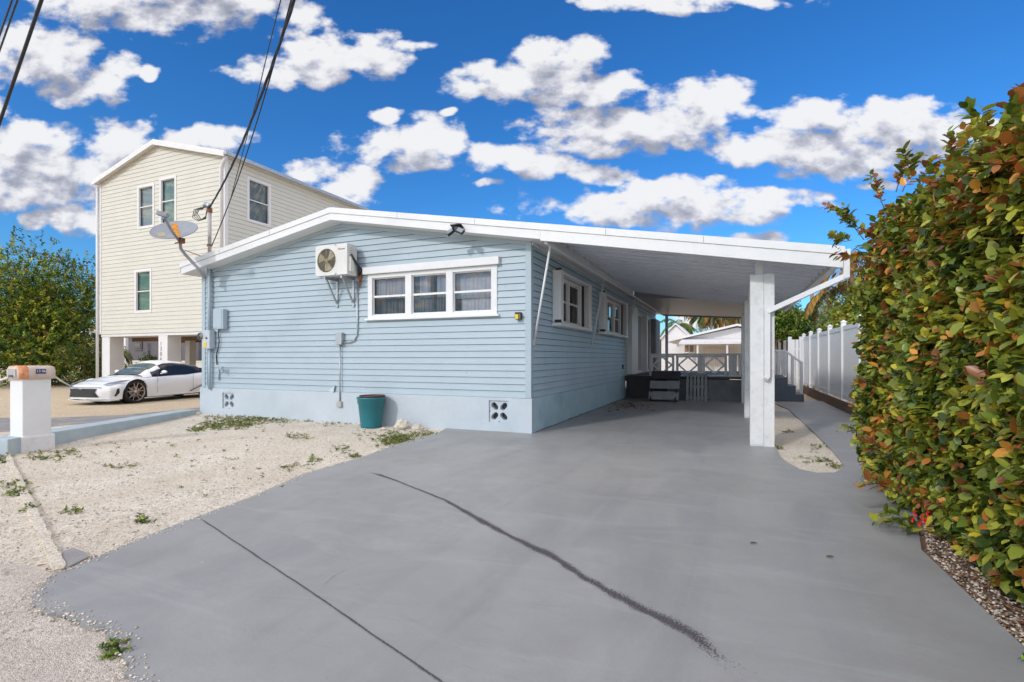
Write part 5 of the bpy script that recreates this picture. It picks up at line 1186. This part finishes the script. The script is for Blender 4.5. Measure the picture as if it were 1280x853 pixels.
# protruding sprigs
def gpz(px, py, Y): return atY(px, py, Y)
tw_mb = MB()
SPR = [((1075, 290), (1042, 262), 6.9), ((1080, 300), (1058, 268), 6.8), ((1120, 240), (1132, 196), 6.2), ((1128, 240), (1140, 205), 6.0), ((1105, 260), (1092, 225), 6.4), ((1190, 230), (1188, 180), 5.0), ((1195, 225), (1212, 165), 4.9), ((1235, 200), (1222, 148), 4.4), ((1250, 190), (1262, 132), 4.2), ((1170, 240), (1192, 200), 5.2), ((1270, 180), (1275, 140), 4.0),
       ((1135, 528), (1064, 540), 6.3), ((1150, 622), (1092, 606), 5.2), ((1165, 662), (1112, 650), 4.8), ((1085, 330), (1052, 318), 6.8), ((1092, 352), (1060, 372), 6.7), ((1120, 480), (1082, 478), 6.4), ((1150, 235), (1160, 215), 5.6), ((1135, 580), (1092, 562), 5.6), ((1065, 300), (1048, 300), 7.0), ((1215, 215), (1240, 170), 4.6)]
for a, b, Y in SPR:
    p0 = gpz(*a, Y); p1 = gpz(*b, Y+random.uniform(-.1, .1)); p2 = p0+(p1-p0)*.5+Vector((0, 0, -.02)); tw_mb.tube([p0, p2, p1], [.005, .004, .002], 5)
    for k in range(7):
        t = .2+.8*k/6; q = p0+(p1-p0)*t; dr = (p1-p0).normalized(); P.append(tuple(q)); O.append(tuple(dr))
P = np.array(P); O = np.array(O, float)
# colour patches: new growth russet / yellow, older leaves green
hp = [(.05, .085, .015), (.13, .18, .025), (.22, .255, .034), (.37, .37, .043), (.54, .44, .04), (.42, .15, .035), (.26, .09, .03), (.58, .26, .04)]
ncl = len(P); cid = np.zeros((ncl, 3))
for i in range(ncl):
    v = noise.noise(Vector(P[i])*2.2)+.6*noise.noise(Vector(P[i])*6); q = random.random()+v*.35
    c = hp[0] if q < .10 else hp[1] if q < .32 else hp[2] if q < .60 else hp[3] if q < .80 else random.choice(hp[3:]) if q < 1.04 else random.choice([hp[5], hp[6], hp[7]])
    if P[i, 2] > 2.2 and random.random() < .22: c = random.choice([hp[5], hp[6], hp[1]])
    cid[i] = c
pos, ld, nr, L, col = sprays(P, O, 6, .12, .086, cid, up=.35, jit=.38)
mixs = rng.random(len(col)) < .14; col[mixs] = pick(hp, (2, 3, 3, 4, 2, .8, .8, .8), mixs.sum())
leaf_object('foliage', leaf_arrays(pos, ld, nr, L, L*.58, np.clip(col, 0, 1), True), M['leaf'], hg)
# inner leaves, coloured darker for the hedge's own shade, so that no daylight comes through the middle
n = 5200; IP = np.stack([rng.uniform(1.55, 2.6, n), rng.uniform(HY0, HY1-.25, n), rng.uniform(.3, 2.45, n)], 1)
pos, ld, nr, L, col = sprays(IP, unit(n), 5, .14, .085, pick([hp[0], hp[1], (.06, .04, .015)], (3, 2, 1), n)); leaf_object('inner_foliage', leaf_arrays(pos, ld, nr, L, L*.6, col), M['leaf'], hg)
for i in range(26):
    y = HY0+.1+i*.2; x0_ = random.uniform(1.8, 2.3); b0 = Vector((x0_, y, 0)); 
    tw_mb.tube([b0, b0+Vector((random.uniform(-.15, .1), random.uniform(-.1, .1), .8)), b0+Vector((random.uniform(-.35, .2), random.uniform(-.2, .2), 1.9)), b0+Vector((random.uniform(-.5, .3), random.uniform(-.25, .25), 2.55))], [.022, .016, .010, .004], 6)
    tw_mb.tube([b0+Vector((0, 0, .4)), b0+Vector((-.3, .05, .7)), b0+Vector((-.55, .1, 1.0))], [.010, .007, .003], 5)
tw_mb.build('branches', M['barkm'], hg)
fl_ = MB()
for (px, py, Y) in ((1143, 646, 4.12), (1152, 651, 4.02), (1159, 647, 4.0)):
    c = atY(px, py, Y)
    for k in range(5):
        a = k*1.257; u = Vector((.3*math.cos(a), math.sin(a)*.4-.2, math.cos(a)*.9)).normalized(); fl_.add([c, c+u*.028+Vector((-.008, 0, .012)), c+u*.045, c+u*.028+Vector((-.008, .012, -.008))], [(0, 1, 2, 3)])
fl_.build('flower', M['red'], hg)
# small plants at the bed edge
def clump(x, y, r, n, pal, label, lf=.05, seed=0):
    t = thing('bed_plant', (x, y, 0), label, 'plant'); u = unit(n); u[:, 2] = abs(u[:, 2])*.8
    P = np.array([x, y, .03])+u*r*rng.uniform(.2, 1, (n, 1)); pos, ld, nr, L, col = sprays(P, u, 6, .05, lf, pick(pal, [1]*len(pal), n)); leaf_object('foliage', leaf_arrays(pos, ld, nr, L, L*.7, col, True), M['leaf'], t)
clump(1.33, 2.95, .13, 110, [(.13, .26, .025), (.2, .32, .04), (.09, .2, .02)], 'bright lime green leafy plant at the lower right corner', .030)
clump(1.52, 3.28, .15, 60, [(.06, .16, .04), (.09, .2, .05), (.05, .12, .03)], 'blue green leafy seedling on the pebbles above the lime green plant', .04)
clump(1.72, 3.55, .22, 70, [(.05, .13, .03), (.08, .17, .04)], 'green plant at the right edge under the hedge', .05)
# dead leaves in the bed and over the yard
n = 420; y_ = rng.uniform(1.8, 6.0, n); P = np.stack([1.30+.24*np.maximum(0, y_-4.5)+rng.random(n)**1.3*.7, y_, rng.uniform(.03, .05, n)], 1); d_ = unit(n); d_[:, 2] *= .25
leaf_object('bed_litter', leaf_arrays(P, d_, np.array([[0, 0, 1.]])+unit(n)*.6, rng.uniform(.025, .06, n), rng.uniform(.012, .03, n), pick([(.22, .10, .05), (.12, .06, .035), (.32, .18, .09), (.40, .30, .14)], (2, 2, 1, 1), n)), M['leafd'], kind='stuff', label='brown dead leaves lying on the pebble bed under the hedge', cat='dry leaves')
pl_ = []
while len(pl_) < 420:
    q = gp(random.uniform(0, 520), random.uniform(524, 720)); 
    if inpoly(q.x, q.y, [(p.x, p.y) for p in pts]): continue
    pl_.append((q.x, q.y, .014))
P = np.array(pl_); n = len(P); d_ = unit(n); d_[:, 2] *= .15
leaf_object('yard_litter', leaf_arrays(P, d_, np.array([[0, 0, 1.]])+unit(n)*.5, rng.uniform(.012, .05, n), rng.uniform(.006, .018, n), pick([(.20, .11, .06), (.12, .07, .04), (.34, .24, .13)], (2, 2, 1), n)), M['leafd'], kind='stuff', label='scattered brown leaf bits on the pale gravel yard', cat='dry leaves')
# fallen leaves
P = []
for _ in range(150): q = gp(random.gauss(786, 12), random.gauss(508, 3.0)); P.append((q.x, q.y, .045))
for _ in range(14): q = gp(random.gauss(812, 10), random.gauss(514, 3)); P.append((q.x, q.y, .04))
P = np.array(P); P[:, 0] = np.maximum(P[:, 0], -3.2); n = len(P); d_ = unit(n); d_[:, 2] *= .2
leaf_object('leaf_litter', leaf_arrays(P, d_, np.array([[0, 0, 1.]])+unit(n)*.5, rng.uniform(.07, .14, n), rng.uniform(.03, .06, n), pick([(.35, .12, .05), (.22, .10, .05), (.42, .22, .10)], (1, 1, 1), n)), M['leafd'], kind='stuff', label='small heap of dry reddish leaves on the carport floor by the blue wall', cat='dry leaves')
for px, py, lab in ((937, 679, 'single dry curled leaf on the grey driveway left of the hedge'), (1032, 696, 'tiny dry leaf on the driveway nearest the hedge')):
    q = gp(px, py, .035); t = thing('fallen_leaf', q, lab, 'leaf'); leaf_object('blade', leaf_arrays(np.array([tuple(q)]), np.array([[.9, .1, .1]]), np.array([[0, .3, 1.]]), np.array([.055]), np.array([.028]), np.array([[.28, .2, .1]]), True, .9), M['leafd'], t)

# ================================================================== CAMERA, SUN, SKY
cam = bpy.data.cameras.new('camera'); co = bpy.data.objects.new('camera', cam); C.objects.link(co); sc.camera = co
cam.sensor_width = 36; cam.lens = 18.0; cam.shift_y = 20.5/1280; cam.clip_end = 5000; cam.clip_start = .05
co.location = (0, 0, H); co.rotation_euler = (math.radians(90), 0, math.atan2(.3947, .9188))
EL = math.radians(30); az_t = math.radians(21)      # light travels towards +Y, a little to +X
dirn = Vector((math.sin(az_t)*math.cos(EL), math.cos(az_t)*math.cos(EL), -math.sin(EL)))
sun = bpy.data.lights.new('sun', 'SUN'); so = bpy.data.objects.new('sun', sun); C.objects.link(so)
sun.energy = 1.15; sun.angle = math.radians(4); sun.color = (1, .955, .89); so.rotation_euler = dirn.to_track_quat('-Z', 'Y').to_euler()
wd = bpy.data.worlds.new('World'); sc.world = wd; wd.use_nodes = True; nt = wd.node_tree; N = nt.nodes; Lk = nt.links.new
for n_ in list(N): N.remove(n_)
out = N.new('ShaderNodeOutputWorld'); bg = N.new('ShaderNodeBackground'); Lk(bg.outputs[0], out.inputs[0])
sky = N.new('ShaderNodeTexSky'); sky.sky_type = 'NISHITA'; sky.sun_disc = False; sky.sun_elevation = EL
s_dir = -dirn; sky.sun_rotation = math.atan2(s_dir.x, s_dir.y); sky.air_density = 1.0; sky.dust_density = .7; sky.ozone_density = 3.0
# cloud field in azimuth / elevation
def cloud_pixels():
    return [(200, -6, 180, 46), (372, 18, 38, 26), (45, 70, 75, 42), (100, 105, 65, 26), (150, 85, 30, 18), (186, 92, 15, 11), (30, 200, 120, 44), (150, 185, 65, 34), (245, 178, 62, 20), (60, 235, 100, 26), (190, 215, 60, 30),
            (120, 272, 70, 22), (45, 275, 22, 12), (0, 245, 26, 16), (375, 88, 92, 20), (450, 68, 62, 30), (405, 76, 60, 26), (515, 56, 32, 9), (505, 185, 78, 28), (545, 170, 38, 24), (478, 147, 24, 9), (430, 235, 46, 28), (395, 215, 40, 14), (655, 202, 72, 20), (620, 195, 40, 16),
            (755, 217, 50, 12), (675, 105, 118, 27), (700, 68, 60, 24), (740, 110, 60, 26), (790, 160, 140, 30), (895, 130, 50, 32), (850, 140, 60, 26), (740, 183, 60, 14), (1045, 185, 150, 36), (1120, 152, 84, 32), (1010, 150, 60, 24), (935, 192, 44, 20), (1165, 170, 40, 34),
            (840, 260, 172, 24), (845, 236, 66, 20), (960, 250, 70, 14), (940, 298, 50, 8), (850, 0, 145, 14), (1235, 165, 45, 17), (1100, 235, 30, 6), (560, 140, 12, 6), (610, 228, 20, 6), (1150, -60, 180, 30), (560, -70, 160, 34), (900, 400, 60, 14), (1330, 240, 90, 30), (-120, 120, 120, 60)]
CP = cloud_pixels()
def make_field(nm, subset):
  global cur, grp, gmath
  cur = None
  grp = bpy.data.node_groups.new(nm, 'ShaderNodeTree')
  grp.interface.new_socket('Vector', in_out='INPUT', socket_type='NodeSocketVector'); grp.interface.new_socket('Value', in_out='OUTPUT', socket_type='NodeSocketFloat')
  gi = grp.nodes.new('NodeGroupInput'); go = grp.nodes.new('NodeGroupOutput'); gl_ = grp.links.new
  def gmath(op, a, b=None, c=None):
      n = grp.nodes.new('ShaderNodeMath'); n.operation = op
      for i, v in enumerate((a, b, c)):
          if v is None: continue
          if isinstance(v, (int, float)): n.inputs[i].default_value = v
          else: gl_(v, n.inputs[i])
      return n.outputs[0]
  # warp
  nz = grp.nodes.new('ShaderNodeTexNoise'); nz.inputs['Scale'].default_value = .22; nz.inputs['Detail'].default_value = 3; gl_(gi.outputs[0], nz.inputs['Vector'])
  sb = grp.nodes.new('ShaderNodeVectorMath'); sb.operation = 'MULTIPLY_ADD'; gl_(nz.outputs['Color'], sb.inputs[0]); sb.inputs[1].default_value = (3.4, 2.0, 0); sb.inputs[2].default_value = (-1.7, -1.0, 0)
  wv = grp.nodes.new('ShaderNodeVectorMath'); wv.operation = 'ADD'; gl_(gi.outputs[0], wv.inputs[0]); gl_(sb.outputs[0], wv.inputs[1])
  def azel(px, py):
      r = ray(px); v = Vector((r.x, r.y, (447-py)/640)).normalized(); return math.degrees(math.atan2(v.x, v.y)), math.degrees(math.asin(v.z))
  cur = None
  def ell(cx, cy, rx, ry):
      global cur
      ma = grp.nodes.new('ShaderNodeVectorMath'); ma.operation = 'MULTIPLY_ADD'; gl_(wv.outputs[0], ma.inputs[0]); ma.inputs[1].default_value = (1/rx, 1/ry, 0); ma.inputs[2].default_value = (-cx/rx, -cy/ry, 0)
      dt = grp.nodes.new('ShaderNodeVectorMath'); dt.operation = 'DOT_PRODUCT'; gl_(ma.outputs[0], dt.inputs[0]); gl_(ma.outputs[0], dt.inputs[1])
      cur = dt.outputs['Value'] if cur is None else gmath('MINIMUM', cur, dt.outputs['Value'])
  for (cx, cy, rx, ry) in subset:
      ell((cx-640)/640*57, (447-cy)/640*57, rx/640*57*1.08, ry/640*57*1.14)
  n1 = grp.nodes.new('ShaderNodeTexNoise'); n1.inputs['Scale'].default_value = .33; n1.inputs['Detail'].default_value = 7; n1.inputs['Roughness'].default_value = .53
  mpn = grp.nodes.new('ShaderNodeMapping'); mpn.inputs['Scale'].default_value = (.8, 1.25, 1); gl_(gi.outputs[0], mpn.inputs['Vector']); gl_(mpn.outputs[0], n1.inputs['Vector'])
  f = gmath('SUBTRACT', 1.0, cur)               # 1 at centre, 0 at rim
  f = gmath('MAXIMUM', f, -1.2); f = gmath('MULTIPLY', f, .62)
  nn_ = gmath('SUBTRACT', n1.outputs['Fac'], .5); nn_ = gmath('MULTIPLY', nn_, 2.3)
  gl_(gmath('ADD', f, nn_), go.inputs[0])
  return grp
G1 = make_field('cloud_field', CP); G2 = make_field('cloud_field_light', [c for c in CP if c[2] >= 55])
tc = N.new('ShaderNodeTexCoord'); sx = N.new('ShaderNodeSeparateXYZ'); Lk(tc.outputs['Generated'], sx.inputs[0])
def wm(op, a, b=None, c=None):
    n = N.new('ShaderNodeMath'); n.operation = op
    for i, v in enumerate((a, b, c)):
        if v is None: continue
        if isinstance(v, (int, float)): n.inputs[i].default_value = v
        else: Lk(v, n.inputs[i])
    return n.outputs[0]
def dotc(v):
    n = N.new('ShaderNodeVectorMath'); n.operation = 'DOT_PRODUCT'; Lk(tc.outputs['Generated'], n.inputs[0]); n.inputs[1].default_value = v; return n.outputs['Value']
dep = dotc(tuple(FW)); inv = wm('DIVIDE', 57.0, wm('MAXIMUM', dep, .2))      # tangent plane of the north-west sky
azn = wm('MULTIPLY', dotc(tuple(RT)), inv); eln = wm('MULTIPLY', sx.outputs[2], inv)
fill = wm('MAXIMUM', wm('MINIMUM', wm('MAXIMUM', wm('MULTIPLY_ADD', sx.outputs[2], 5.0, -3.1), 0), 1.0), wm('MINIMUM', wm('MAXIMUM', wm('MULTIPLY_ADD', dep, -4.0, 2.2), 0), .9))  # bright cloud added overhead and behind, out of view, to lift shaded parts
cv = N.new('ShaderNodeCombineXYZ'); Lk(azn, cv.inputs[0]); Lk(eln, cv.inputs[1])
g1 = N.new('ShaderNodeGroup'); g1.node_tree = G1; Lk(cv.outputs[0], g1.inputs[0])
cv2 = N.new('ShaderNodeCombineXYZ'); Lk(wm('ADD', azn, -.9), cv2.inputs[0]); Lk(wm('ADD', eln, 2.6), cv2.inputs[1])
g2 = N.new('ShaderNodeGroup'); g2.node_tree = G2; Lk(cv2.outputs[0], g2.inputs[0])
def mr(v, a, b, c=0, d=1):
    n = N.new('ShaderNodeMapRange'); n.interpolation_type = 'SMOOTHSTEP'; Lk(v, n.inputs[0]); n.inputs[1].default_value = a; n.inputs[2].default_value = b; n.inputs[3].default_value = c; n.inputs[4].default_value = d; return n.outputs[0]
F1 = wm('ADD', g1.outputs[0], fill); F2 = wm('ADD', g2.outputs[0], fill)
dens = mr(F1, -.06, .42)
lit = mr(wm('SUBTRACT', F1, F2), -.50, .50)
thick = mr(F2, .15, .75)
shade = wm('MULTIPLY', wm('SUBTRACT', 1.0, lit), wm('MULTIPLY_ADD', thick, .55, .45))
cr = N.new('ShaderNodeValToRGB'); e = cr.color_ramp.elements; e[0].position = 0; e[0].color = (.67, .67, .68, 1); e[1].position = 1; e[1].color = (.25, .265, .325, 1); k_ = e.new(.34); k_.color = (.47, .475, .53, 1); Lk(shade, cr.inputs[0])
# sky colour: the Nishita sky, deepened
hs = N.new('ShaderNodeHueSaturation'); hs.inputs['Saturation'].default_value = 1.25; hs.inputs['Value'].default_value = 1; Lk(sky.outputs[0], hs.inputs['Color'])
SKYS = .10
tint = N.new('ShaderNodeMixRGB'); tint.blend_type = 'MULTIPLY'; tint.inputs[0].default_value = 1; Lk(hs.outputs[0], tint.inputs[1]); tint.inputs[2].default_value = (.52, .94, 1.25, 1)
scl = N.new('ShaderNodeVectorMath'); scl.operation = 'SCALE'; Lk(wm('MULTIPLY_ADD', fill, 1.95/SKYS, 1/SKYS), scl.inputs[3]); Lk(cr.outputs[0], scl.inputs[0])  # added fill cloud made brighter than the cloud in view
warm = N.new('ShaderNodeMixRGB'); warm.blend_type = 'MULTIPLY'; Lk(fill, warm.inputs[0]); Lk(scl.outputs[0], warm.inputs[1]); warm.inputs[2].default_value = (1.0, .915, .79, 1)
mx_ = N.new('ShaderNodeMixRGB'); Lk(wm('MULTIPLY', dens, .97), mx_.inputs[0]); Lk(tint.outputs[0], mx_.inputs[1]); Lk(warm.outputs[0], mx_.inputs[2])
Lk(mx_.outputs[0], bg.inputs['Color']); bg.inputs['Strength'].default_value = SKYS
sc.view_settings.view_transform = 'Standard'; sc.view_settings.look = 'None'; sc.view_settings.gamma = 1; sc.view_settings.exposure = .45
try: sc.cycles.use_denoising = True
except Exception: pass
sc.cycles.max_bounces = 8; sc.cycles.transparent_max_bounces = 8
